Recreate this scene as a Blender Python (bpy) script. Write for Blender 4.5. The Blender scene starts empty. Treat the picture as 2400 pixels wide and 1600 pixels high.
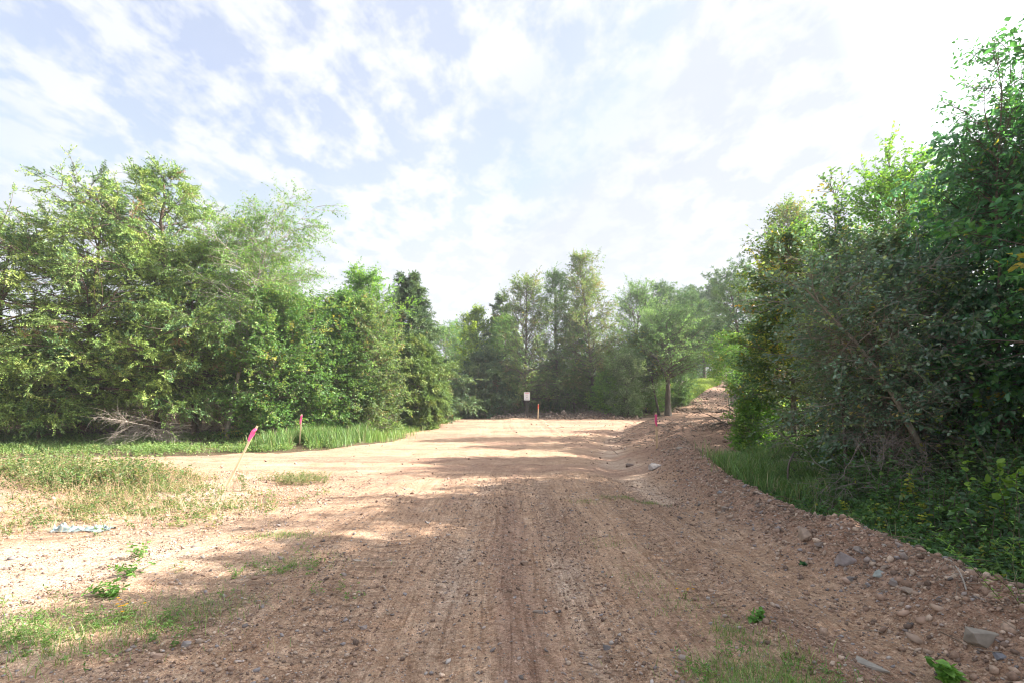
import bpy, bmesh, math, random
import numpy as np
from mathutils import Vector, Matrix, noise as mnoise

# ------------------------------------------------------------------ camera
scene = bpy.context.scene
COL = scene.collection
EYE = 1.6
F = 1200.0            # focal length in pixels of the 2400 px wide photograph
HORIZON = 945.0
cam_d = bpy.data.cameras.new("camera")
cam = bpy.data.objects.new("camera", cam_d)
COL.objects.link(cam)
cam.location = (0, 0, EYE)
cam.rotation_euler = (math.radians(90), 0, 0)
cam_d.sensor_width = 36.0
cam_d.lens = 18.0
cam_d.shift_y = (HORIZON - 800.0) / 2400.0
cam_d.clip_start = 0.05
cam_d.clip_end = 3000.0
scene.camera = cam

# ------------------------------------------------------------------ sun, sky, exposure
SUN_AZ = math.radians(80)      # clockwise from straight ahead (+Y)
SUN_EL = math.radians(33)
sun_d = bpy.data.lights.new("sun", 'SUN')
sun_d.energy = 4.9
sun_d.angle = math.radians(0.55)
sun_d.color = (1.0, 0.93, 0.82)
sun = bpy.data.objects.new("sun", sun_d)
COL.objects.link(sun)
sdir = Vector((math.sin(SUN_AZ) * math.cos(SUN_EL), math.cos(SUN_AZ) * math.cos(SUN_EL), math.sin(SUN_EL)))
sun.rotation_euler = sdir.to_track_quat('Z', 'Y').to_euler()
sun.location = sdir * 50

world = bpy.data.worlds.new("World")
scene.world = world
world.use_nodes = True
wn, wl = world.node_tree.nodes, world.node_tree.links
wn.clear()
def N(nodes, t, **kw):
    n = nodes.new(t)
    for k, v in kw.items():
        setattr(n, k, v)
    return n
def math_node(nodes, links, op, a, b=None, clamp=False):
    n = nodes.new('ShaderNodeMath'); n.operation = op; n.use_clamp = clamp
    for i, v in enumerate((a, b)):
        if v is None: continue
        if isinstance(v, (int, float)): n.inputs[i].default_value = v
        else: links.new(v, n.inputs[i])
    return n.outputs[0]
def mixc(nodes, links, fac, a, b, mode='MIX'):
    n = nodes.new('ShaderNodeMix'); n.data_type = 'RGBA'; n.blend_type = mode
    for i, v in ((0, fac), (6, a), (7, b)):
        if isinstance(v, (int, float)): n.inputs[i].default_value = v
        elif isinstance(v, tuple): n.inputs[i].default_value = v if len(v) == 4 else v + (1,)
        else: links.new(v, n.inputs[i])
    return n.outputs[2]
def ramp(nodes, links, src, stops):
    n = nodes.new('ShaderNodeValToRGB')
    el = n.color_ramp.elements
    while len(el) < len(stops): el.new(0.5)
    for e, (p, c) in zip(el, stops):
        e.position = p
        e.color = (c, c, c, 1) if isinstance(c, (int, float)) else (*c, 1)
    links.new(src, n.inputs[0])
    return n.outputs[0]

sky = N(wn, 'ShaderNodeTexSky')
sky.sky_type = 'NISHITA'
sky.sun_disc = False
sky.sun_elevation = SUN_EL
sky.sun_rotation = SUN_AZ
sky.air_density = 1.0
sky.dust_density = 2.0
sky.ozone_density = 1.6
SKY_K = 0.088
tc = N(wn, 'ShaderNodeTexCoord')
sep = N(wn, 'ShaderNodeSeparateXYZ'); wl.new(tc.outputs['Generated'], sep.inputs[0])
zc = math_node(wn, wl, 'MAXIMUM', sep.outputs[2], 0.0)
zc = math_node(wn, wl, 'ADD', zc, 0.16)
px = math_node(wn, wl, 'DIVIDE', sep.outputs[0], zc)
py = math_node(wn, wl, 'DIVIDE', sep.outputs[1], zc)
comb = N(wn, 'ShaderNodeCombineXYZ'); wl.new(px, comb.inputs[0]); wl.new(py, comb.inputs[1])
def cloud_noise(scale, rot, sx, sy, detail, rough, dist=0.0, off=(0, 0, 0)):
    mp = N(wn, 'ShaderNodeMapping'); mp.inputs['Rotation'].default_value = (0, 0, rot)
    mp.inputs['Scale'].default_value = (sx, sy, 1); mp.inputs['Location'].default_value = off
    wl.new(comb.outputs[0], mp.inputs[0])
    n = N(wn, 'ShaderNodeTexNoise'); n.inputs['Scale'].default_value = scale
    n.inputs['Detail'].default_value = detail; n.inputs['Roughness'].default_value = rough
    n.inputs['Distortion'].default_value = dist
    wl.new(mp.outputs[0], n.inputs['Vector'])
    return n.outputs[0]
big = cloud_noise(1.0, math.radians(38), 0.9, 0.28, 4, 0.55, 0.3, (1.7, 0.4, 0))     # long thin streaks
puff = cloud_noise(7.6, math.radians(30), 1.0, 0.70, 7, 0.60, 0.12, (3.1, 1.2, 0))   # small broken puffs
patch = cloud_noise(0.8, 0.4, 1.0, 1.0, 3, 0.5, 0.0, (7.3, 2.2, 0))
streak = ramp(wn, wl, big, [(0.40, 0.0), (0.66, 1.0)])
puffs = ramp(wn, wl, puff, [(0.44, 0.0), (0.58, 1.0)])
pm = ramp(wn, wl, patch, [(0.32, 0.45), (0.48, 1.0)])
puffs = math_node(wn, wl, 'MULTIPLY', puffs, pm)
s1 = math_node(wn, wl, 'MULTIPLY', streak, 0.22)
s2 = math_node(wn, wl, 'MULTIPLY', puffs, 0.55)
cov = math_node(wn, wl, 'ADD', s1, s2)
cov = math_node(wn, wl, 'ADD', cov, 0.38)
# thin veil thicker towards the horizon and towards the sun
hz = ramp(wn, wl, sep.outputs[2], [(0.0, 0.30), (0.40, 0.0)])
cov = math_node(wn, wl, 'ADD', cov, hz)
vd = N(wn, 'ShaderNodeVectorMath', operation='DOT_PRODUCT'); wl.new(tc.outputs['Generated'], vd.inputs[0]); vd.inputs[1].default_value = tuple(sdir)
glow = ramp(wn, wl, vd.outputs['Value'], [(0.76, 0.0), (0.90, 0.40), (1.0, 1.0)])
cov = math_node(wn, wl, 'ADD', cov, glow, clamp=True)
skyt = mixc(wn, wl, 1.0, sky.outputs[0], (1.14, 1.01, 1.0), 'MULTIPLY')
skyc = N(wn, 'ShaderNodeVectorMath', operation='SCALE'); wl.new(skyt, skyc.inputs[0]); skyc.inputs['Scale'].default_value = SKY_K
cl = N(wn, 'ShaderNodeVectorMath', operation='SCALE'); cl.inputs[0].default_value = (0.268, 0.276, 0.290)
gl2 = math_node(wn, wl, 'MULTIPLY', glow, 7.0)
gl3 = math_node(wn, wl, 'ADD', gl2, 1.0)
wl.new(gl3, cl.inputs['Scale'])
skym = N(wn, 'ShaderNodeVectorMath', operation='MINIMUM'); wl.new(skyc.outputs[0], skym.inputs[0]); skym.inputs[1].default_value = (0.188, 0.206, 0.245)
wc = mixc(wn, wl, cov, skym.outputs[0], cl.outputs[0])
bg = N(wn, 'ShaderNodeBackground'); bg.inputs['Strength'].default_value = 1.0
wl.new(wc, bg.inputs[0])
wo = N(wn, 'ShaderNodeOutputWorld'); wl.new(bg.outputs[0], wo.inputs[0])

scene.view_settings.view_transform = 'Standard'
scene.view_settings.look = 'None'
scene.view_settings.gamma = 1.0
scene.view_settings.exposure = 1.90
scene.render.engine = 'CYCLES'
scene.cycles.use_denoising = True
scene.cycles.pixel_filter_type = 'BLACKMAN_HARRIS'
scene.cycles.filter_width = 1.1
scene.cycles.max_bounces = 8
scene.cycles.diffuse_bounces = 4
scene.cycles.transmission_bounces = 4
scene.cycles.use_light_tree = False

# ------------------------------------------------------------------ numeric helpers
def sstep(x, a, b):
    t = np.clip((x - a) / (b - a), 0, 1)
    return t * t * (3 - 2 * t)
def _hash(ix, iy, s):
    h = (ix.astype(np.int64) * 374761393 + iy.astype(np.int64) * 668265263 + s * 1442695041) & 0xFFFFFFFF
    h = ((h ^ (h >> 13)) * 1274126177) & 0xFFFFFFFF
    return ((h ^ (h >> 16)) & 0xFFFFFF) / float(0xFFFFFF)
def vnoise(x, y, s=0):
    x = np.asarray(x, float); y = np.asarray(y, float)
    ix = np.floor(x); iy = np.floor(y)
    fx = x - ix; fy = y - iy
    fx = fx * fx * (3 - 2 * fx); fy = fy * fy * (3 - 2 * fy)
    a = _hash(ix, iy, s); b = _hash(ix + 1, iy, s); c = _hash(ix, iy + 1, s); d = _hash(ix + 1, iy + 1, s)
    return (a + (b - a) * fx) * (1 - fy) + (c + (d - c) * fx) * fy - 0.5
def fbm(x, y, s=0, o=3):
    r = 0; amp = 1; k = 1
    for i in range(o):
        r = r + amp * vnoise(x * k + i * 17.3, y * k - i * 9.1, s + i)
        amp *= 0.5; k *= 2.03
    return r
def poly_dist(x, y, pts):
    """signed side and distance to a polyline running away from the camera"""
    best = np.full(np.shape(x), 1e9); side = np.zeros(np.shape(x))
    for (x0, y0), (x1, y1) in zip(pts[:-1], pts[1:]):
        dx, dy = x1 - x0, y1 - y0
        t = np.clip(((x - x0) * dx + (y - y0) * dy) / (dx * dx + dy * dy), 0, 1)
        qx = x - (x0 + t * dx); qy = y - (y0 + t * dy)
        d = np.hypot(qx, qy)
        s = np.sign(dx * qy - dy * qx)      # + on the left of the line
        side = np.where(d < best, s, side); best = np.minimum(d, best)
    return best, side
def in_poly(x, y, poly):
    x = np.asarray(x); y = np.asarray(y)
    r = np.zeros(x.shape, bool)
    n = len(poly)
    for i in range(n):
        x0, y0 = poly[i]; x1, y1 = poly[(i + 1) % n]
        c = ((y0 > y) != (y1 > y)) & (x < (x1 - x0) * (y - y0) / ((y1 - y0) if y1 != y0 else 1e-9) + x0)
        r ^= c
    return r
def GX(pxx, d): return (pxx - 1200.0) / F * d
def norm(v): return v / np.maximum(np.linalg.norm(v, axis=-1, keepdims=True), 1e-9)

BERM = [(3.3, -4), (3.35, 1.0), (3.42, 3.4), (3.6, 4.6), (3.52, 6.6), (3.75, 9), (4.28, 11.9), (4.9, 14.5), (5.3, 16.2)]
GULLY = [(2.75, 9.5), (2.75, 11.5), (2.9, 14), (3.5, 18), (4.6, 23), (6.2, 28)]

# left edge of the dirt (front of the green strip), and the clearing outline
STRIP_FRONT = [(-34, 14.2), (-16.5, 15.4), (-10, 15.9), (-7.6, 16.4), (-6.4, 17.6), (-5.6, 19.6), (-5.0, 23), (-5.3, 29), (-6.0, 36)]
CLEAR = [(-60, 7)] + [(-34, 14.2), (-16.5, 15.4), (-10, 15.9), (-7.6, 16.4), (-6.4, 17.6), (-5.6, 19.6), (-5.0, 23), (-5.1, 29), (-5.6, 36), (-6.4, 44), (-4.0, 44),
         (-3.4, 35.5), (-1.0, 34), (1.6, 36.2), (4, 37.5), (7.2, 37.6), (9.4, 36.5), (11.6, 38.2), (13.0, 40.5), (17.5, 40), (16, 36),
         (12, 27), (9.0, 19.5), (6.3, 15.0), (5.0, 12.6), (4.35, 11.2), (3.95, 8.5), (3.7, 6.6), (3.8, 4.6), (3.65, 3.2), (3.6, -8), (-60, -30)]

def H(x, y, fine=True):
    x = np.asarray(x, float); y = np.asarray(y, float)
    z = 0.5 * sstep(y, 20, 36) + 0.0 * x
    hill = sstep(y - 0.25 * (x - 12), 33, 74) * sstep(x, 1, 14) * 4.3
    z = z + hill + 1.5 * sstep(y, 60, 140)
    z = z + 0.38 * sstep(y + (-x - 6) * 0.15, 16.5, 24) * sstep(-x, 4.5, 8.5)
    z = z + 0.10 * fbm(x * 0.13, y * 0.13, 3, 3)
    # slight bowl of the road
    z = z - 0.05 * np.exp(-((x - 0.5) / 2.2) ** 2) * sstep(-y, -30, -12)
    # soil berm along the right side of the road
    d, s = poly_dist(x, y, BERM)
    w = np.where(s > 0, 0.48, 0.36)
    bh = 0.34 * (1 + 0.5 * fbm(x * 0.9, y * 0.9, 9, 2))
    z = z + bh * np.exp(-(d / w) ** 2) - .06 * np.exp(-((d - .95) / .3) ** 2) * (s > 0)
    right = np.where(s < 0, 1.0, 0.0) * sstep(d, 0.2, 1.2) * (y < 15.5) * (x < 30)
    z = z + right * (0.02 + 0.09 * np.clip(d - 1.0, 0, 6))
    # stake mound and the larger spread heap behind it
    z = z + 0.30 * np.exp(-(((x - 4.75) / 1.0) ** 2 + ((y - 16.3) / 1.1) ** 2))
    z = z + 0.20 * np.exp(-(((x - 4.3) / 0.9) ** 2 + ((y - 13.6) / 1.2) ** 2))
    z = z + 0.62 * np.exp(-(((x - 9.6) / 3.6) ** 4 + ((y - 24) / 4.6) ** 4)) * (1 + 0.5 * fbm(x * .5, y * .5, 5, 3))
    # gully
    d2, _ = poly_dist(x, y, GULLY)
    z = z - 0.20 * np.exp(-(d2 / 0.75) ** 2)
    # low push-up of soil at the far edge
    z = z + 0.28 * np.exp(-(((x - 3.6) / 5.5) ** 4 + ((y - 38.3) / 1.3) ** 2)) * (1 + 0.8 * fbm(x * 1.1, y * 1.1, 12, 2))
    z = z + 0.14 * np.exp(-(((x - 0.3) / 1.6) ** 2 + ((y - 35.5) / 1.2) ** 2))
    # weedy island on the left is a touch higher
    z = z + 0.10 * np.exp(-(((x + 8) / 4.0) ** 2 + ((y - 9) / 2.2) ** 2))
    if fine:
        near = np.exp(-np.maximum(y - 6, 0) / 14.0)
        wob = x + 0.25 * np.sin(y / 4.2) + 0.12 * vnoise(x * .3, y * .45, 31)
        curve = sstep(y, 7, 14)
        road = sstep(x, -4.2, -2.8) * sstep(-x, -3.2, -2.4) * (1 - 0.55 * curve)
        rut = -0.028 * np.exp(-((wob - 0.75) / 0.17) ** 2) - 0.026 * np.exp(-((wob + 0.32) / 0.15) ** 2) - 0.022 * np.exp(-((wob + 1.15) / 0.2) ** 2) \
              - 0.03 * np.exp(-((wob - 1.9) / 0.16) ** 2) - 0.025 * np.exp(-((wob - 2.45) / 0.10) ** 2) + 0.03 * np.exp(-((wob - 0.2) / 0.12) ** 2) \
              + 0.022 * np.exp(-((wob - 2.18) / 0.09) ** 2) + 0.018 * np.exp(-((wob + 1.75) / 0.14) ** 2)
        z = z + rut * road
        # crawler cleat prints across the tracks
        m = sstep(vnoise(x * .55 + 4, y * .4, 41), -0.05, 0.22)
        band = np.exp(-((wob - 0.75) / 0.22) ** 2) + np.exp(-((wob + 1.15) / 0.24) ** 2) + 0.8 * np.exp(-((wob + 0.32) / .2) ** 2) + 0.7 * np.exp(-((wob - 1.9) / 0.2) ** 2)
        z = z + 0.009 * np.sin(y * 2 * math.pi / 0.16 + 3 * vnoise(x * .8, y * .8, 5)) * m * np.clip(band, 0, 1) * near
        # tracks that cross to the left branch
        yy = y - 10.2 + 0.10 * (x + 3) ** 2 * (x > -3) + 0.5 * vnoise(x * .3, y * .3, 8)
        m2 = sstep(-x, -1.5, 1.0) * sstep(y, 6.5, 8) * np.exp(-np.maximum(y - 16, 0) / 2)
        z = z + m2 * (0.020 * np.sin(yy * 2.9) + 0.010 * np.sin(yy * 7.1 + 1))
        m3 = sstep(vnoise(x * .5 + 9, y * .5, 43), 0.02, 0.25) * sstep(-x, -0.5, 1.0) * sstep(y, 5, 7)
        z = z + 0.012 * np.sin(yy * 2 * math.pi / 0.22) * m3 * near
        rough = 1 + 1.6 * np.exp(-(d / 0.7) ** 2) + 1.0 * np.exp(-(((x - 9) / 4) ** 4 + ((y - 23) / 5) ** 4))
        z = z + 0.035 * fbm(x * 0.8, y * 0.8, 14, 2) + 0.020 * rough * fbm(x * 2.6, y * 2.2, 20, 3) * near
        z = z + 0.014 * rough * fbm(x * 9, y * 7, 25, 2) * np.exp(-np.maximum(y - 3, 0) / 9.0)
        z = z + (0.05 * fbm(x * 4, y * 4, 60, 3) + .03 * vnoise(x * 14, y * 14, 66)) * np.exp(-(d / 0.8) ** 2)
    return z
def hz_at(x, y): return float(H(np.array([x]), np.array([y]))[0])
def ground_pt(pxx, pyy):
    """where the ray of a photograph pixel meets the ground"""
    dd = np.concatenate([np.linspace(1.5, 20, 800), np.linspace(20, 80, 1200)])
    xs = GX(pxx, dd); zr = EYE - (pyy - HORIZON) / F * dd
    below = zr < H(xs, dd)
    i = int(np.argmax(below)) if below.any() else len(dd) - 1
    return float(xs[i]), float(dd[i]), float(H(xs[i:i+1], dd[i:i+1])[0])

# ------------------------------------------------------------------ mesh helpers
def tag(o, label=None, cat=None, group=None, kind=None):
    if label: o['label'] = label
    if cat: o['category'] = cat
    if group: o['group'] = group
    if kind: o['kind'] = kind
    return o
def link(o, parent=None):
    COL.objects.link(o)
    if parent is not None: o.parent = parent
    return o
def empty(name, loc, label, cat, group=None, rz=0.0):
    o = bpy.data.objects.new(name, None); o.empty_display_size = 0.3
    o.location = loc; o.rotation_euler = (0, 0, rz)
    COL.objects.link(o)
    return tag(o, label, cat, group)
def mesh_np(name, V, quads=None, tris=None, mat=None, col=None, smooth=False, parent=None):
    me = bpy.data.meshes.new(name)
    V = np.asarray(V, np.float32)
    me.vertices.add(len(V)); me.vertices.foreach_set('co', V.ravel())
    q = np.zeros((0, 4), np.int32) if quads is None else np.asarray(quads, np.int32)
    t = np.zeros((0, 3), np.int32) if tris is None else np.asarray(tris, np.int32)
    loops = np.concatenate([q.ravel(), t.ravel()])
    starts = np.concatenate([np.arange(len(q)) * 4, len(q) * 4 + np.arange(len(t)) * 3]).astype(np.int32)
    me.loops.add(len(loops)); me.loops.foreach_set('vertex_index', loops)
    me.polygons.add(len(starts)); me.polygons.foreach_set('loop_start', starts)
    if smooth: me.polygons.foreach_set('use_smooth', np.ones(len(starts), bool))
    if col is not None:
        a = me.attributes.new('tint', 'FLOAT_COLOR', 'POINT')
        c = np.ones((len(V), 4), np.float32); c[:, :3] = col
        a.data.foreach_set('color', c.ravel())
    me.update(calc_edges=True)
    if mat: me.materials.append(mat)
    o = bpy.data.objects.new(name, me)
    return link(o, parent)

class Soup:
    """collects pieces (vertices, quads, tris, colours) for one mesh"""
    def __init__(s): s.V = []; s.Q = []; s.T = []; s.C = []; s.n = 0
    def add(s, V, Q=None, T=None, C=None):
        V = np.asarray(V, float).reshape(-1, 3)
        s.V.append(V)
        if Q is not None and len(Q): s.Q.append(np.asarray(Q) + s.n)
        if T is not None and len(T): s.T.append(np.asarray(T) + s.n)
        s.C.append(np.broadcast_to(np.asarray(C if C is not None else (1, 1, 1), float), V.shape))
        s.n += len(V)
    def build(s, name, mat, parent=None, smooth=False, origin=None):
        if not s.V: return None
        V = np.concatenate(s.V)
        if origin is not None: V = V - np.asarray(origin)
        return mesh_np(name, V, np.concatenate(s.Q) if s.Q else None, np.concatenate(s.T) if s.T else None, mat, np.concatenate(s.C), smooth, parent)

def tubes(P, R, sides=4):
    """P (n,K,3) polylines, R (n,K) radii"""
    n, K, _ = P.shape
    T = np.gradient(P, axis=1); T = norm(T)
    ref = np.zeros_like(T); ref[..., 0] = 0.31; ref[..., 1] = 0.87; ref[..., 2] = 0.38
    U = norm(np.cross(T, ref)); W = np.cross(T, U)
    a = np.arange(sides) * 2 * math.pi / sides
    ring = P[:, :, None, :] + R[:, :, None, None] * (U[:, :, None, :] * np.cos(a)[None, None, :, None] + W[:, :, None, :] * np.sin(a)[None, None, :, None])
    V = ring.reshape(-1, 3)
    base = (np.arange(n) * K * sides)[:, None, None]
    k = (np.arange(K - 1) * sides)[None, :, None]
    j = np.arange(sides)[None, None, :]
    j2 = (j + 1) % sides
    Q = np.stack([base + k + j, base + k + j2, base + k + sides + j2, base + k + sides + j], -1).reshape(-1, 4)
    return V, Q
def shoots(P0, D0, L, K, grav, jit, rng, gpow=1.0):
    """grow n polylines from P0 along D0; grav added to the heading per unit of relative length"""
    n = len(P0)
    P = np.zeros((n, K, 3)); P[:, 0] = P0
    D = norm(D0.copy())
    st = (np.asarray(L) / (K - 1))[:, None]
    for k in range(1, K):
        D = D + rng.normal(0, jit, (n, 3)) + np.array([0, 0, 1.0]) * grav / (K - 1) * (k / K) ** (gpow - 1)
        D = norm(D)
        P[:, k] = P[:, k - 1] + D * st
    return P
def along(P, f):
    """points and tangents at relative positions f (n,m) on polylines P (n,K,3)"""
    n, K, _ = P.shape
    g = np.clip(f * (K - 1), 0, K - 1.001)
    i = g.astype(int); r = (g - i)[..., None]
    rows = np.arange(n)[:, None]
    a = P[rows, i]; b = P[rows, i + 1]
    return a + (b - a) * r, norm(b - a)
def leaves(sp, P, D, Nn, L, W, C, shape='leaf'):
    """leaf blades at P pointing along D, facing about Nn"""
    n = len(P)
    L = np.broadcast_to(L, (n,))[:, None]; W = np.broadcast_to(W, (n,))[:, None]
    D = norm(D); S = norm(np.cross(D, Nn)); Nn = np.cross(S, D)
    if shape == 'blade':
        V = np.stack([P, P + D * L * .45 + S * W * .5, P + D * L, P + D * L * .45 - S * W * .5], 1)
        Q = (np.arange(n) * 4)[:, None] + np.array([0, 1, 2, 3])
        sp.add(V.reshape(-1, 3), Q, None, np.repeat(C, 4, 0))
    elif shape == 'diamond':
        V = np.stack([P, P + D * L * .42 + S * W * .5 + Nn * W * .16, P + D * L - Nn * L * .12, P + D * L * .42 - S * W * .5 + Nn * W * .16], 1)
        b = (np.arange(n) * 4)[:, None]
        T = np.concatenate([b + np.array([0, 1, 2]), b + np.array([0, 2, 3])])
        sp.add(V.reshape(-1, 3), None, T, np.repeat(C, 4, 0))
    else:
        V = np.stack([P, P + D * L * .28 + S * W * .46 + Nn * W * .14, P + D * L * .66 + S * W * .40 + Nn * W * .08 - Nn * L * .05, P + D * L - Nn * L * .18,
                      P + D * L * .66 - S * W * .40 + Nn * W * .08 - Nn * L * .05, P + D * L * .28 - S * W * .46 + Nn * W * .14, P + D * L * .5 - Nn * L * .04], 1)
        b = (np.arange(n) * 7)[:, None]
        Q = np.concatenate([b + np.array([0, 1, 2, 6]), b + np.array([0, 6, 4, 5])])
        T = np.concatenate([b + np.array([6, 2, 3]), b + np.array([6, 3, 4])])
        sp.add(V.reshape(-1, 3), Q, T, np.repeat(C, 7, 0))

# ------------------------------------------------------------------ materials
def base_mat(name):
    m = bpy.data.materials.new(name); m.use_nodes = True
    nt = m.node_tree; nt.nodes.clear()
    out = nt.nodes.new('ShaderNodeOutputMaterial')
    return m, nt.nodes, nt.links, out
def leaf_material(name, trans=0.38, gloss=0.06, rough=0.45, tint=(1.15, 1.25, 0.55)):
    m, nd, ln, out = base_mat(name)
    at = nd.new('ShaderNodeAttribute'); at.attribute_name = 'tint'
    df = nd.new('ShaderNodeBsdfDiffuse'); ln.new(at.outputs[0], df.inputs[0])
    tr = nd.new('ShaderNodeBsdfTranslucent'); ln.new(mixc(nd, ln, 1.0, at.outputs[0], tint, 'MULTIPLY'), tr.inputs[0])
    mx = nd.new('ShaderNodeMixShader'); mx.inputs[0].default_value = trans
    ln.new(df.outputs[0], mx.inputs[1]); ln.new(tr.outputs[0], mx.inputs[2])
    gl = nd.new('ShaderNodeBsdfGlossy'); gl.inputs['Roughness'].default_value = rough; gl.inputs[0].default_value = (1, 1, 1, 1)
    m2 = nd.new('ShaderNodeMixShader'); m2.inputs[0].default_value = gloss
    ln.new(mx.outputs[0], m2.inputs[1]); ln.new(gl.outputs[0], m2.inputs[2])
    ln.new(m2.outputs[0], out.inputs[0])
    return m
def bark_material(name, c1, c2, scale=9.0):
    m, nd, ln, out = base_mat(name)
    t = nd.new('ShaderNodeTexCoord'); mp = nd.new('ShaderNodeMapping'); mp.inputs['Scale'].default_value = (1, 1, 0.22)
    ln.new(t.outputs['Object'], mp.inputs[0])
    n = nd.new('ShaderNodeTexNoise'); n.inputs['Scale'].default_value = scale; n.inputs['Detail'].default_value = 6; n.inputs['Roughness'].default_value = .65
    ln.new(mp.outputs[0], n.inputs['Vector'])
    cr = ramp(nd, ln, n.outputs[0], [(0.32, c1), (0.68, c2)])
    b = nd.new('ShaderNodeBsdfPrincipled'); b.inputs['Roughness'].default_value = .9
    ln.new(cr, b.inputs['Base Color'])
    bp = nd.new('ShaderNodeBump'); bp.inputs['Strength'].default_value = .6; bp.inputs['Distance'].default_value = .02
    ln.new(n.outputs[0], bp.inputs['Height']); ln.new(bp.outputs[0], b.inputs['Normal'])
    ln.new(b.outputs[0], out.inputs[0])
    return m
def tint_material(name, rough=.9, nscale=40.0, amt=.35):
    m, nd, ln, out = base_mat(name)
    at = nd.new('ShaderNodeAttribute'); at.attribute_name = 'tint'
    n = nd.new('ShaderNodeTexNoise'); n.inputs['Scale'].default_value = nscale; n.inputs['Detail'].default_value = 5
    t = nd.new('ShaderNodeTexCoord'); ln.new(t.outputs['Object'], n.inputs['Vector'])
    r = ramp(nd, ln, n.outputs[0], [(0.3, 1 - amt), (0.7, 1 + amt * .4)])
    b = nd.new('ShaderNodeBsdfPrincipled'); b.inputs['Roughness'].default_value = rough
    ln.new(mixc(nd, ln, 1.0, at.outputs[0], r, 'MULTIPLY'), b.inputs['Base Color'])
    bp = nd.new('ShaderNodeBump'); bp.inputs['Strength'].default_value = .5; bp.inputs['Distance'].default_value = .006
    ln.new(n.outputs[0], bp.inputs['Height']); ln.new(bp.outputs[0], b.inputs['Normal'])
    ln.new(b.outputs[0], out.inputs[0])
    return m

M_LEAF = leaf_material('leaf_green', .46, .02, .5)
M_LEAF_SHINY = leaf_material('leaf_glossy', .42, .075, .38, (1.05, 1.1, .75))
M_CEDAR = leaf_material('cedar_spray', .22, .02, .6, (1.1, 1.15, .6))
M_GRASS = leaf_material('grass_blade', .35, .03, .5, (1.15, 1.2, .6))
M_BARK = bark_material('bark_grey_brown', (0.07, 0.055, 0.045), (0.20, 0.165, 0.13))
M_BARK_PALE = bark_material('bark_pale', (0.16, 0.14, 0.115), (0.38, 0.34, 0.28))
M_BARK_RED = bark_material('bark_cedar', (0.06, 0.042, 0.032), (0.17, 0.115, 0.085))
M_DEAD = tint_material('dead_wood', .85, 30, .3)
M_SOIL = tint_material('soil_clod', .95, 60, .3)
M_ROCK = tint_material('sandstone', .8, 14, .35)

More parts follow.
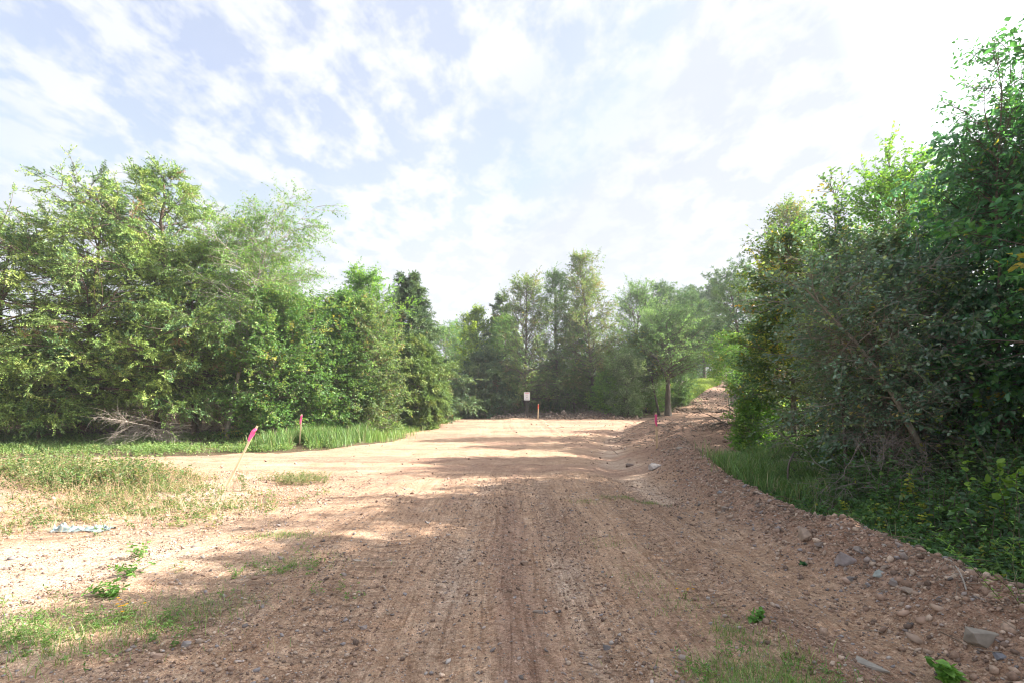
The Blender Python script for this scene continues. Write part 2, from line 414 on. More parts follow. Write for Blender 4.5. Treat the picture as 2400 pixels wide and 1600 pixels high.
# ------------------------------------------------------------------ ground
def build_ground():
    a = 2.6; cy = 3.6
    sx = np.linspace(-math.asinh(420 / a), math.asinh(420 / a), 1250)
    sy = np.linspace(-math.asinh(40 / a), math.asinh(700 / a), 1050)
    xs = a * np.sinh(sx); ys = cy + a * np.sinh(sy)
    X, Y = np.meshgrid(xs, ys)
    Z = H(X, Y)
    V = np.stack([X, Y, Z], -1).reshape(-1, 3)
    nx, ny = len(xs), len(ys)
    i = np.arange(ny - 1)[:, None] * nx + np.arange(nx - 1)[None, :]
    Q = np.stack([i, i + 1, i + nx + 1, i + nx], -1).reshape(-1, 4)
    # mask: R vegetated floor, G damp red-brown soil, B pale sandy soil
    e = 0.5 * fbm(X * .8, Y * .8, 71, 3) + 0.18 * vnoise(X * 5, Y * 5, 72)
    out = (~in_poly(X + e, Y + e * 1.2, CLEAR)).astype(float)
    PATH = [ground_pt(*p)[:2] for p in ((1545, 975), (1606, 944), (1634, 930), (1650, 917), (1672, 905), (1676, 897), (1697, 897), (1702, 912), (1700, 930), (1715, 945), (1722, 975))]
    out = np.where(in_poly(X + e, Y, PATH), 0, out)
    d, s = poly_dist(X, Y, BERM)
    wob = X + 0.25 * np.sin(Y / 4.2) + 0.12 * vnoise(X * .3, Y * .45, 31)
    st = fbm(wob * 2.3, Y * .32, 51, 4)
    road = sstep(X, -5.5, -1.5) * sstep(-X, -4, -2) * (1 - 0.75 * sstep(Y, 8, 15))
    g = sstep(st, 0.0, 0.40) * road * .5
    g = g + road * (1.0 * np.exp(-((wob - 0.20) / 0.15) ** 2) * sstep(vnoise(X, Y * .5, 61), -.35, .1) + .3 * np.exp(-((wob + 0.75) / 0.14) ** 2) + .4 * np.exp(-((wob - 2.2) / .22) ** 2))
    g = g + .35 * sstep(fbm(X * .35, Y * .9, 55, 4), .05, .4) * sstep(Y, 8, 10)
    g = g + .95 * np.exp(-((d - .1) / .6) ** 2) + .9 * np.exp(-(((X - 9) / 4) ** 4 + ((Y - 22.5) / 5) ** 4)) + .6 * np.exp(-(((X - 4.75) / 1.3) ** 2 + ((Y - 15.5) / 2) ** 2))
    g = g + 1.3 * sstep(Y - .6 * (X - 8), 28, 32) * sstep(X, 7, 10) + .9 * sstep(Y + .25 * vnoise(X * .7, Y, 3), 35.3, 36.3) + .6 * sstep(fbm(X * .25, Y * 1.1, 57, 4), .0, .25) * sstep(Y, 9, 12)
    g = g + .22 * sstep(Y, 11, 16)
    d2, _ = poly_dist(X, Y, GULLY)
    p = sstep(fbm(X * .45, Y * .6, 81, 4), .0, .35) * (.6 - .35 * road - .55 * sstep(Y, 12, 17)) + .9 * np.exp(-(d2 / .55) ** 2) + .8 * np.exp(-(((X + 5) / 2.2) ** 2 + ((Y - 4.6) / 1.1) ** 2)) \
        + .45 * np.exp(-((wob - 0.75) / 0.2) ** 2) * road + .4 * np.exp(-((wob + 0.32) / 0.16) ** 2) * road
    col = np.stack([np.clip(out, 0, 1), np.clip(g, 0, 1), np.clip(p, 0, 1)], -1).reshape(-1, 3)
    cl_band = np.exp(-((wob - 0.75) / 0.2) ** 4) + np.exp(-((wob + 1.15) / 0.24) ** 4) + np.exp(-((wob + 0.32) / .18) ** 4) + np.exp(-((wob - 1.9) / 0.17) ** 4) + np.exp(-((wob + 2.1) / .2) ** 4)
    cleat = np.clip(cl_band, 0, 1) * sstep(vnoise(X * .7 + 4, Y * .45, 41), -.2, .1) * road
    cleat = np.clip(cleat + sstep(fbm(X * .6 + 9, Y * .6, 43, 2), .08, .25) * sstep(-X, .3, 1.5) * sstep(Y, 5.8, 7) * sstep(-Y, -16, -12), 0, 1)
    rdc = np.stack([wob, road, cleat], -1).reshape(-1, 3)
    m, nd, ln, outn = base_mat('red_dirt_ground')
    at = nd.new('ShaderNodeAttribute'); at.attribute_name = 'tint'
    sp = nd.new('ShaderNodeSeparateColor'); ln.new(at.outputs[0], sp.inputs[0])
    tcn = nd.new('ShaderNodeTexCoord')
    def nz(scale, det, rgh=.6, vec=None, dist=0):
        n = nd.new('ShaderNodeTexNoise'); n.inputs['Scale'].default_value = scale; n.inputs['Detail'].default_value = det; n.inputs['Roughness'].default_value = rgh
        n.inputs['Distortion'].default_value = dist
        ln.new(vec or tcn.outputs['Object'], n.inputs['Vector']); return n.outputs[0]
    mp = nd.new('ShaderNodeMapping'); mp.inputs['Scale'].default_value = (1, .35, 1); ln.new(tcn.outputs['Object'], mp.inputs[0])
    n1 = nz(2.2, 8, .68); n2 = nz(26, 7, .7); n3 = nz(95, 4, .7); n4 = nz(7, 6, .7, mp.outputs[0])
    dirt = ramp(nd, ln, n1, [(0.30, (0.385, 0.265, 0.180)), (0.50, (0.475, 0.342, 0.242)), (0.72, (0.535, 0.412, 0.308))])
    fine = ramp(nd, ln, n2, [(0.30, 0.62), (0.5, 1.0), (0.72, 1.16)])
    fine2 = ramp(nd, ln, n3, [(0.34, 0.72), (0.5, 1.0), (0.7, 1.12)])
    damp = ramp(nd, ln, n4, [(0.3, (0.275, 0.18, 0.135)), (0.55, (0.36, 0.25, 0.19)), (0.75, (0.42, 0.31, 0.24))])
    sand = ramp(nd, ln, n4, [(0.3, (0.52, 0.42, 0.33)), (0.7, (0.62, 0.53, 0.44))])
    ra = nd.new('ShaderNodeAttribute'); ra.attribute_name = 'road'
    rs = nd.new('ShaderNodeSeparateColor'); rs.mode = 'RGB'
    rv = nd.new('ShaderNodeSeparateXYZ'); ln.new(ra.outputs['Vector'], rv.inputs[0])
    ov = nd.new('ShaderNodeSeparateXYZ'); ln.new(tcn.outputs['Object'], ov.inputs[0])
    cv = nd.new('ShaderNodeCombineXYZ')
    ln.new(math_node(nd, ln, 'MULTIPLY', rv.outputs[0], 13.0), cv.inputs[0]); ln.new(math_node(nd, ln, 'MULTIPLY', ov.outputs[1], .8), cv.inputs[1])
    lng = nz(1.0, 7, .70, cv.outputs[0], 1.3)
    cv2 = nd.new('ShaderNodeCombineXYZ')
    ln.new(math_node(nd, ln, 'MULTIPLY', ov.outputs[0], .9), cv2.inputs[0]); ln.new(math_node(nd, ln, 'MULTIPLY', ov.outputs[1], 5.0), cv2.inputs[1])
    crs = nz(1.0, 5, .62, cv2.outputs[0], .5)
    # sharp cleat bars with broken edges
    ph = math_node(nd, ln, 'ADD', math_node(nd, ln, 'MULTIPLY', ov.outputs[1], 2 * math.pi / .20), math_node(nd, ln, 'MULTIPLY', n1, 9.0))
    sn = math_node(nd, ln, 'SINE', ph)
    bar = ramp(nd, ln, math_node(nd, ln, 'ADD', math_node(nd, ln, 'MULTIPLY', sn, .5), math_node(nd, ln, 'MULTIPLY', n2, 1.0)), [(0.55, 0.0), (0.8, 1.0)])
    bar = math_node(nd, ln, 'MULTIPLY', bar, rv.outputs[2])
    def thr(sock, lo, hi, k=.5):
        v = math_node(nd, ln, 'ADD', sock, math_node(nd, ln, 'MULTIPLY', math_node(nd, ln, 'SUBTRACT', n4, .5), k))
        v = math_node(nd, ln, 'ADD', v, math_node(nd, ln, 'MULTIPLY', math_node(nd, ln, 'SUBTRACT', n2, .5), k))
        mr = nd.new('ShaderNodeMapRange'); mr.interpolation_type = 'SMOOTHSTEP'
        mr.inputs[1].default_value = lo; mr.inputs[2].default_value = hi; ln.new(v, mr.inputs[0]); return mr.outputs[0]
    c = mixc(nd, ln, math_node(nd, ln, 'MULTIPLY', thr(sp.outputs[2], .15, .9), .75), dirt, sand)
    c = mixc(nd, ln, math_node(nd, ln, 'MULTIPLY', thr(sp.outputs[1], .1, .95, .8), .85), c, damp)
    def cells(scale):
        v = nd.new('ShaderNodeTexVoronoi'); v.inputs['Scale'].default_value = scale; v.inputs['Randomness'].default_value = 1
        jit = nd.new('ShaderNodeVectorMath'); jit.operation = 'ADD'
        nn = nd.new('ShaderNodeTexNoise'); nn.inputs['Scale'].default_value = scale * .7; nn.inputs['Detail'].default_value = 3
        ln.new(tcn.outputs['Object'], nn.inputs['Vector'])
        scv = nd.new('ShaderNodeVectorMath'); scv.operation = 'SCALE'; scv.inputs['Scale'].default_value = 1.1 / scale; ln.new(nn.outputs['Color'], scv.inputs[0])
        ln.new(tcn.outputs['Object'], jit.inputs[0]); ln.new(scv.outputs[0], jit.inputs[1]); ln.new(jit.outputs[0], v.inputs['Vector'])
        sc_ = nd.new('ShaderNodeSeparateColor'); ln.new(v.outputs['Color'], sc_.inputs[0])
        return sc_.outputs[0], sc_.outputs[1]
    for scl, k in ((150, .6), (62, .55), (24, .38)):
        ca, cb_ = cells(scl)
        tone = ramp(nd, ln, ca, [(0.0, (0.42, 0.33, 0.31)), (0.25, (0.78, 0.62, 0.54)), (0.5, (1.0, 0.94, 0.88)), (0.75, (1.18, 1.12, 1.10)), (1.0, (1.5, 1.5, 1.55))])
        c = mixc(nd, ln, math_node(nd, ln, 'MULTIPLY', ramp(nd, ln, cb_, [(0.25, 0.25), (0.8, 1.0)]), k), c, mixc(nd, ln, 1.0, c, tone, 'MULTIPLY'))
    litter = ramp(nd, ln, n2, [(0.3, (0.05, 0.037, 0.024)), (0.5, (0.115, 0.085, 0.05)), (0.7, (0.20, 0.155, 0.10))])
    c = mixc(nd, ln, thr(sp.outputs[0], .3, .7, .4), c, litter)
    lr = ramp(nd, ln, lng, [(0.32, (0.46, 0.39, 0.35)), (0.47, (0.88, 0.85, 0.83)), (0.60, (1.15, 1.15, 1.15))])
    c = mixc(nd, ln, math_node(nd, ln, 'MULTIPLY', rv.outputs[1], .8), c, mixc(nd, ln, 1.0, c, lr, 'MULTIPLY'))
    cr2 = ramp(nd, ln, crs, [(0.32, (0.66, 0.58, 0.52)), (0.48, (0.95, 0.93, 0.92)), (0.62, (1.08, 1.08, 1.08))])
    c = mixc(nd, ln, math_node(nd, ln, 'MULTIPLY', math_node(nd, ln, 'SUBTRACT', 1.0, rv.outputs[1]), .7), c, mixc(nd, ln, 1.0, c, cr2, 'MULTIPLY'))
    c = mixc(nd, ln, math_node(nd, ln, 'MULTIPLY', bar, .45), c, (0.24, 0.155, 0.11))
    c = mixc(nd, ln, 1.0, c, fine, 'MULTIPLY'); c = mixc(nd, ln, 1.0, c, fine2, 'MULTIPLY')
    vo = nd.new('ShaderNodeTexVoronoi'); vo.inputs['Scale'].default_value = 38; vo.feature = 'F1'; ln.new(tcn.outputs['Object'], vo.inputs['Vector'])
    vr = ramp(nd, ln, vo.outputs['Distance'], [(0.0, 1.0), (0.45, 0.0)])
    b = nd.new('ShaderNodeBsdfPrincipled'); b.inputs['Roughness'].default_value = .95
    b.inputs['Specular IOR Level'].default_value = .2
    ln.new(c, b.inputs['Base Color'])
    hgt = math_node(nd, ln, 'ADD', math_node(nd, ln, 'MULTIPLY', n2, 1.0), math_node(nd, ln, 'MULTIPLY', n3, .45))
    hgt = math_node(nd, ln, 'ADD', hgt, math_node(nd, ln, 'MULTIPLY', vr, .3))
    hgt = math_node(nd, ln, 'ADD', hgt, math_node(nd, ln, 'MULTIPLY', n4, 1.2))
    hgt = math_node(nd, ln, 'ADD', hgt, math_node(nd, ln, 'MULTIPLY', bar, -1.3))
    hgt = math_node(nd, ln, 'ADD', hgt, math_node(nd, ln, 'MULTIPLY', math_node(nd, ln, 'MULTIPLY', lng, rv.outputs[1]), 1.0))
    bp = nd.new('ShaderNodeBump'); bp.inputs['Strength'].default_value = .9; bp.inputs['Distance'].default_value = .028
    ln.new(hgt, bp.inputs['Height']); ln.new(bp.outputs[0], b.inputs['Normal'])
    ln.new(b.outputs[0], outn.inputs[0])
    o = mesh_np('ground', V, Q, None, m, col, True)
    ra_ = o.data.attributes.new('road', 'FLOAT_VECTOR', 'POINT'); ra_.data.foreach_set('vector', rdc.astype(np.float32).ravel())
    tag(o, 'reddish bare dirt clearing with tyre ruts and a low soil berm', None, None, 'structure')
    return o
build_ground()

# ------------------------------------------------------------------ trees
PAL = {
 'cedar':   [((0.158, 0.228, 0.056), 5), ((0.115, 0.182, 0.052), 5), ((0.215, 0.265, 0.075), 2), ((0.055, 0.110, 0.042), 3), ((0.18, 0.11, 0.06), .2)],
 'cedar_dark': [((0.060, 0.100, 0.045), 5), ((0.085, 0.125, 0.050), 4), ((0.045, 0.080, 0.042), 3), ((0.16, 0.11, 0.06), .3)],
 'cedar_yellow': [((0.100, 0.150, 0.040), 5), ((0.075, 0.122, 0.040), 4), ((0.13, 0.155, 0.045), 2)],
 'locust':  [((0.105, 0.180, 0.055), 5), ((0.080, 0.150, 0.055), 4), ((0.150, 0.190, 0.060), 2)],
 'green':   [((0.090, 0.165, 0.045), 5), ((0.065, 0.130, 0.045), 5), ((0.140, 0.185, 0.055), 2), ((0.20, 0.18, 0.05), .4)],
 'bright':  [((0.115, 0.210, 0.045), 5), ((0.085, 0.170, 0.045), 4), ((0.16, 0.24, 0.05), 2)],
 'brownish': [((0.115, 0.165, 0.065), 5), ((0.145, 0.168, 0.075), 3), ((0.165, 0.130, 0.070), 1.6), ((0.072, 0.115, 0.050), 5)],
 'grey_green': [((0.112, 0.178, 0.078), 5), ((0.125, 0.175, 0.095), 3), ((0.065, 0.118, 0.055), 4)],
 'yellow':  [((0.105, 0.150, 0.038), 5), ((0.30, 0.25, 0.045), 1.0), ((0.19, 0.21, 0.040), 2), ((0.060, 0.105, 0.042), 7), ((0.30, 0.19, 0.04), .3)],
 'bluegreen': [((0.080, 0.142, 0.092), 5), ((0.110, 0.178, 0.100), 4), ((0.060, 0.108, 0.075), 3), ((0.17, 0.22, 0.06), 1.4), ((0.28, 0.22, 0.06), .2)],
 'deep':    [((0.045, 0.125, 0.060), 5), ((0.058, 0.155, 0.065), 4), ((0.085, 0.190, 0.060), 1.5), ((0.28, 0.24, 0.06), .12)],
 'pine':    [((0.075, 0.130, 0.055), 5), ((0.100, 0.150, 0.055), 3), ((0.055, 0.100, 0.050), 3)],
 'silver':  [((0.150, 0.200, 0.120), 4), ((0.110, 0.165, 0.070), 4), ((0.21, 0.25, 0.17), 2)],
}
def pick(pal, n, rng, k=1.0):
    p = PAL[pal] if isinstance(pal, str) else pal
    c = np.array([q[0] for q in p]); w = np.array([q[1] for q in p], float); w /= w.sum()
    i = rng.choice(len(c), n, p=w)
    return c[i]
LEAF_K = 1.75
def perp_mix(D, ang, rng, flat=.55):
    """directions at angle ang from D, random azimuth biased to the horizontal"""
    r = rng.normal(0, 1, D.shape); r[..., 2] *= flat
    s = norm(r - D * (r * D).sum(-1, keepdims=True))
    return D * np.cos(ang)[..., None] + s * np.sin(ang)[..., None]

def tree(name, label, cat, x, y, Ht, R, prof, pal, seed, kind='broad', cb=.12, nl=46, ns=8, nt=5, nleaf=9, L=.08, W=.045, lean=(0, 0), r0=None,
         el=(0.1, 1.0), grav=0.0, twig=.35, bark=None, group=None, dead=0, shape='diamond', stretch=(1, 1), clump=.35, pw=1.25, tilt=0, z=None, up=.8, lobes=.25, trunk_top=.97, tr_sides=7, bow=0, mat=None, gapf=.10, dead_top=.28):
    rng = np.random.default_rng(seed)
    nl = int(nl * (1.15 if kind == 'cedar' else 1.45)); ns = int(ns * (1.6 if kind == 'cedar' else 1.25))
    zb = hz_at(x, y) - .05 if z is None else z
    root = empty(name, (x, y, zb), label, cat, group)
    r0 = r0 or (.012 * Ht + .02)
    K = 12
    t = np.linspace(0, 1, K)
    wobx = np.cumsum(rng.normal(0, .018 * Ht, K)) * t; woby = np.cumsum(rng.normal(0, .018 * Ht, K)) * t
    tp = np.stack([lean[0] * t ** 1.1 + wobx * .5 + bow * np.sin(t * math.pi), lean[1] * t ** 1.1 + woby * .5, t * Ht * trunk_top], -1)[None]
    tr = (r0 * (1 - t * .9) ** .85 * (1 + .35 * np.exp(-t * 30)))[None]
    ws = Soup()
    V, Q = tubes(tp, tr, tr_sides); ws.add(V, Q)
    # limbs
    tl = cb + (1 - cb) * ((np.arange(nl) + rng.random(nl)) / nl) ** pw
    tl = np.clip(tl, cb, .985)
    P0, _ = along(tp, tl[None]); P0 = P0[0]
    az = np.arange(nl) * 2.39996 + rng.uniform(-.5, .5, nl)
    pr = np.interp(tl, [p[0] for p in prof], [p[1] for p in prof])
    lob = 1 + lobes * np.sin(az * 2 + seed) * np.cos(tl * 9 + seed * 1.7) + lobes * .8 * np.sin(az * 3 + tl * 14 + seed)
    Ll = np.maximum(R * pr * lob * rng.uniform(.72, 1.12, nl), .25)
    e = el[0] + (el[1] - el[0]) * tl ** 1.2 + rng.normal(0, .14, nl)
    D = np.stack([np.cos(az) * np.cos(e) * stretch[0], np.sin(az) * np.cos(e) * stretch[1], np.sin(e)], -1)
    Ll = Ll * np.hypot(D[:, 0], D[:, 1]) / np.maximum(np.cos(e), .2) if stretch != (1, 1) else Ll
    LP = shoots(P0, D, Ll, 7, grav, .09, rng)
    rl = (np.interp(tl, t, tr[0]) * .42)[:, None] * np.linspace(1, .22, 7)[None]
    rl = np.minimum(rl, (.012 + .016 * Ll)[:, None])
    V, Q = tubes(LP, np.maximum(rl, .004), 5); ws.add(V, Q)
    # branches
    f = np.clip(np.linspace(.22, 1.0, ns)[None] + rng.uniform(-.05, .05, (nl, ns)), 0.05, 1)
    SP0, ST = along(LP, f)
    fl_ = .22 if kind == 'cedar' else .55
    SD = perp_mix(ST, rng.uniform(.45, 1.1, (nl, ns)) * (1 - .5 * (f > .93)), rng, fl_)
    SL = (Ll[:, None] * .42 * (1.15 - f * .75) + .18 + .05 * R) * rng.uniform(.7, 1.25, (nl, ns))
    kb = (rng.random((nl, ns)) < np.clip(.25 + 1.1 * Ll / np.percentile(Ll, 85), 0, 1)[:, None]).ravel()
    SP0 = SP0.reshape(-1, 3)[kb]; SD = SD.reshape(-1, 3)[kb]; SL = SL.ravel()[kb]
    S = shoots(SP0, SD, SL, 5, grav * .8, .12, rng)
    V, Q = tubes(S, np.maximum(np.linspace(1, .3, 5)[None] * (.004 + .008 * SL)[:, None], .003), 3); ws.add(V, Q)
    # twigs
    m = len(S)
    f2 = np.clip(np.linspace(.2, 1.0, nt)[None] + rng.uniform(-.08, .08, (m, nt)), .02, 1)
    TP0, TT = along(S, f2)
    TD = perp_mix(TT, rng.uniform(.3, 1.0, (m, nt)) * (1 - .5 * (f2 > .9)), rng, fl_ + .1).reshape(-1, 3)
    TL = (twig * rng.uniform(.5, 1.3, (m, nt))).ravel()
    TP0 = TP0.reshape(-1, 3)
    keep = rng.random(len(TP0)) < .94
    # thin out some branches entirely: gaps in the crown
    gap = rng.random(m) < gapf
    keep &= ~np.repeat(gap, nt)
    T = shoots(TP0[keep], TD[keep], TL[keep], 3, grav * .6 - tilt, .12, rng)
    sub_id = np.repeat(np.arange(m), nt)[keep]
    if kind != 'far':
        V, Q = tubes(T, np.full((len(T), 3), .0028) * np.array([1, .8, .5]), 3); ws.add(V, Q)
    ws.build('trunk', bark or M_BARK, root, True)
    # foliage
    sub_tone = rng.normal(1, .13, m)
    sub_pal = pick(pal, m, rng)
    fs = Soup()
    nT = len(T)
    if kind == 'cedar':
        # flat feathery sprays: a twig axis with short scaly branchlets on both sides
        k = nleaf
        ff = np.tile(np.linspace(.0, 1, k), (nT, 1)) + rng.uniform(-.04, .04, (nT, k))
        P, TG = along(T, np.clip(ff, 0, 1))
        side = rng.normal(0, 1, (nT, 1, 3)); side = norm(side - TG * (side * TG).sum(-1, keepdims=True))
        sg = np.where(np.arange(k) % 2 == 0, 1, -1)[None, :, None]
        Dv = TG * .75 + side * sg * .75 + rng.normal(0, .22, (nT, k, 3)) + np.array([0, 0, -.10])
        Dv[:, -1] = TG[:, -1] + rng.normal(0, .1, (nT, 3))
        Nv = rng.normal(0, .6, (nT, k, 3)) + np.array([0, 0, .8])
        LL = L * rng.uniform(.6, 1.3, (nT, k)); WW = W * rng.uniform(.7, 1.3, (nT, k))
        cid = np.repeat(sub_id, k)
        shp = 'blade'
    elif kind == 'pine':
        k = nleaf
        ff = .55 + .45 * rng.random((nT, k))
        P, TG = along(T, ff)
        Dv = TG * .7 + norm(rng.normal(0, 1, (nT, k, 3))) * .9
        Nv = rng.normal(0, 1, (nT, k, 3))
        LL = L * rng.uniform(.7, 1.2, (nT, k)); WW = W * rng.uniform(.8, 1.2, (nT, k))
        cid = np.repeat(sub_id, k); shp = 'blade'
    else:
        k = nleaf
        ff = np.clip(np.linspace(.05, 1, k)[None] + rng.uniform(-.08, .08, (nT, k)), 0, 1)
        P, TG = along(T, ff)
        P = P + rng.normal(0, .012, P.shape)
        sd = norm(rng.normal(0, 1, (nT, k, 3)) * np.array([1, 1, .5]))
        Dv = TG * .45 + sd * .8 + np.array([0, 0, -tilt - .12])
        Nv = rng.normal(0, .55, (nT, k, 3)) + np.array([0, 0, up])
        LL = L * rng.uniform(.6, 1.25, (nT, k)); WW = W * rng.uniform(.75, 1.2, (nT, k))
        cid = np.repeat(sub_id, k); shp = shape
    P = P.reshape(-1, 3); Dv = Dv.reshape(-1, 3); Nv = Nv.reshape(-1, 3); LL = LL.ravel(); WW = WW.ravel()
    n = len(P)
    own = pick(pal, n, rng)
    use = (rng.random(n) < clump)[:, None]
    C = np.where(use, own, sub_pal[cid]) * sub_tone[cid][:, None] * rng.uniform(.78, 1.22, n)[:, None]
    kp = rng.random(n) < .93
    leaves(fs, P[kp], Dv[kp], Nv[kp], LL[kp], WW[kp], np.clip(C[kp] * LEAF_K, .01, .8), shp)
    fs.build('crown', mat or (M_CEDAR if kind in ('cedar', 'pine') else M_LEAF), root)
    # bare dead branches low on the trunk
    if dead:
        td = rng.uniform(.03, cb + dead_top, dead)
        A, _ = along(tp, td[None]); A = A[0]
        a2 = rng.uniform(0, 2 * math.pi, dead)
        Dd = np.stack([np.cos(a2), np.sin(a2), rng.uniform(-.35, .4, dead)], -1)
        DL = R * rng.uniform(.35, .95, dead)
        DP = shoots(A, Dd, DL, 7, -.5, .16, rng)
        ds = Soup()
        V, Q = tubes(DP, np.linspace(.016, .004, 7)[None].repeat(dead, 0), 4); ds.add(V, Q, None, (.21, .17, .14))
        f3 = rng.uniform(.15, 1, (dead, 8)); A2, T2 = along(DP, f3)
        D2 = perp_mix(T2, rng.uniform(.5, 1.2, (dead, 8)), rng).reshape(-1, 3)
        DP2 = shoots(A2.reshape(-1, 3), D2, rng.uniform(.2, .8, dead * 8), 5, -.4, .2, rng)
        V, Q = tubes(DP2, np.linspace(.006, .002, 5)[None].repeat(dead * 8, 0), 3); ds.add(V, Q, None, (.24, .19, .15))
        f4 = rng.uniform(.2, 1, (dead * 8, 4)); A3, T3 = along(DP2, f4)
        DP3 = shoots(A3.reshape(-1, 3), perp_mix(T3, rng.uniform(.4, 1.2, (dead * 8, 4)), rng).reshape(-1, 3), rng.uniform(.1, .35, dead * 32), 3, -.3, .2, rng)
        V, Q = tubes(DP3, np.linspace(.003, .0015, 3)[None].repeat(dead * 32, 0), 3); ds.add(V, Q, None, (.23, .17, .13))
        ds.build('dead_branch', M_DEAD, root)
    return root

OVAL = [(0, .5), (.2, .85), (.45, 1), (.7, .85), (.9, .45), (1, .15)]
CONE = [(0, .9), (.15, 1), (.4, .8), (.7, .45), (1, .08)]
BROADTOP = [(0, .6), (.35, .8), (.65, 1.0), (.85, .8), (1, .35)]
COL_ = [(0, .7), (.3, 1), (.7, .9), (.9, .55), (1, .2)]
def HT(top_py, d, x): return EYE + (HORIZON - top_py) / F * d - hz_at(x, d)

def GXI(x, d): return 1200 + x / d * F
def T(name, label, cat, pxx, d, top, R, prof, pal, seed, **kw):
    x = GX(pxx, d)
    return tree(name, label, cat, x, d, HT(top, d, x), R, prof, pal, seed, **kw)

CED = dict(kind='cedar', L=.085, W=.032, nt=11, nleaf=18, grav=-.30, el=(-.05, .8), twig=.34, bark=M_BARK_RED, clump=.25)
# --- left side
T('cedar_tree', 'tallest cedar of the left group with a feathery tip high against the sky', 'cedar tree', 375, 21.5, 392, 3.9, [(0, .8), (.2, 1), (.5, .95), (.75, .6), (.92, .28), (1, .1)], 'cedar', 11, nl=78, ns=9, cb=.17, dead=44, r0=.19, lobes=.32, **CED)
T('cedar_tree', 'broad cedar with drooping sprays and a dark trunk, left of the tallest cedar', 'cedar tree', 195, 20.5, 475, 3.9, [(0, .8), (.25, 1), (.55, .9), (.8, .6), (1, .12)], 'cedar', 12, nl=74, ns=9, cb=.18, dead=40, r0=.17, lean=(.5, 0), lobes=.35, **CED)
T('cedar_tree', 'darker cedar whose crown is cut by the left edge of the photo', 'cedar tree', -10, 20.5, 540, 4.0, [(0, .8), (.25, 1), (.55, .95), (.8, .65), (1, .15)], 'cedar', 13, nl=70, ns=9, cb=.16, dead=30, r0=.18, lobes=.3, **CED)
T('cedar_tree', 'lower cedar of yellowish sprays in front of the slender pale trunk', 'cedar tree', 455, 20.6, 590, 2.4, COL_, 'cedar', 14, nl=60, ns=8, cb=.2, dead=16, r0=.11, **CED)
T('cedar_tree', 'low drooping cedar whose bright sprays hang beside the dark trunk at far left', 'cedar tree', 90, 18.9, 800, 1.9, OVAL, 'cedar', 15, nl=38, ns=7, cb=.25, dead=10, r0=.07, **CED)
T('locust_tree', 'airy locust tree with fine leaflets on a slender pale leaning trunk', 'locust tree', 530, 20.0, 485, 2.2, [(0, .3), (.35, .5), (.6, .95), (.85, .9), (1, .4)], 'locust', 21, cb=.42, nl=44, ns=9, nt=6, nleaf=12, L=.10, W=.036, lean=(1.5, .4), r0=.085, el=(.15, .9), grav=-.35, twig=.5, tilt=.12, bark=M_BARK_PALE, shape='blade', stretch=(1.15, 1), up=1.0)
T('locust_tree', 'leafy locust of the same fine foliage behind the slender leaning one', 'locust tree', 630, 23.5, 580, 1.9, BROADTOP, 'locust', 22, cb=.3, nl=48, ns=9, nt=6, nleaf=12, L=.10, W=.038, r0=.09, el=(.1, .9), grav=-.3, twig=.5, tilt=.1, shape='blade')
BR = dict(L=.10, W=.065, nt=6, nleaf=9, twig=.36, el=(.05, 1.1))
T('leafy_shrub', 'tall vine-draped shrub directly right of the slender pale trunk', 'shrub', 640, 20.4, 715, 1.9, COL_, 'green', 31, nl=56, cb=.06, r0=.06, **BR)
T('leafy_shrub', 'dense green shrub rising behind the upright pink-tipped stake', 'shrub', 725, 21.8, 728, 1.9, COL_, 'green', 32, nl=54, cb=.06, r0=.06, dead=8, **BR)
T('leafy_shrub', 'rounded shrub with a thin wispy top, right of the dense green one', 'shrub', 800, 22.8, 700, 1.6, COL_, 'green', 33, nl=54, cb=.10, r0=.06, dead=10, **BR)
T('oak_tree', 'olive oak with browning leaves at its right side, beside the pointed cedar', 'oak tree', 862, 23.5, 722, 1.6, COL_, 'brownish', 34, nl=58, cb=.08, r0=.08, dead=14, **BR)
T('leafy_tree', 'bright green treetop showing above the olive oak', 'tree', 850, 27, 655, 1.8, BROADTOP, 'bright', 35, nl=40, cb=.35, r0=.08, **BR)
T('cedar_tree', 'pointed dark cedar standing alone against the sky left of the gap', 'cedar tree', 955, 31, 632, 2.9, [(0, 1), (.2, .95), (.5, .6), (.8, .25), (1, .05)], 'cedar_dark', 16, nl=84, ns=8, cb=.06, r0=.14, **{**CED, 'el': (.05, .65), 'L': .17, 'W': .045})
T('cedar_tree', 'squat olive cedar at the mouth of the shaded left path', 'cedar tree', 985, 28, 800, 1.4, OVAL, 'cedar_yellow', 17, nl=60, ns=8, cb=.05, r0=.1, **{**CED, 'L': .15, 'W': .04})

# --- far centre, behind the shaded left path
FAR = dict(nt=5, nleaf=8, twig=.45, el=(.1, 1.1), L=.15, W=.10, shape='diamond', kind='far')
T('leafy_tree', 'distant tree closing the shaded left path', 'tree', 1048, 58, 775, 4.0, OVAL, 'green', 41, nl=50, cb=.05, **FAR)
T('leafy_tree', 'yellow-green sunlit tree at the right of the shaded left path', 'tree', 1122, 46, 725, 2.1, OVAL, [((.20, .25, .03), 4), ((.13, .19, .04), 4), ((.08, .13, .04), 2)], 42, nl=56, cb=.08, **FAR)
T('leafy_tree', 'low dark tree far down the shaded left path', 'tree', 1078, 66, 770, 4.5, OVAL, 'bluegreen', 43, nl=44, cb=.05, **FAR)
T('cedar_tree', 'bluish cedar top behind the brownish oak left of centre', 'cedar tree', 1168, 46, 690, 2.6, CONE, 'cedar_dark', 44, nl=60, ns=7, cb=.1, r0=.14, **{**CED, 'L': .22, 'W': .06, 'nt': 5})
C2 = dict(nt=6, nleaf=8, twig=.42, el=(.2, 1.2), L=.115, W=.075, gapf=.22, shape='diamond', kind='far')
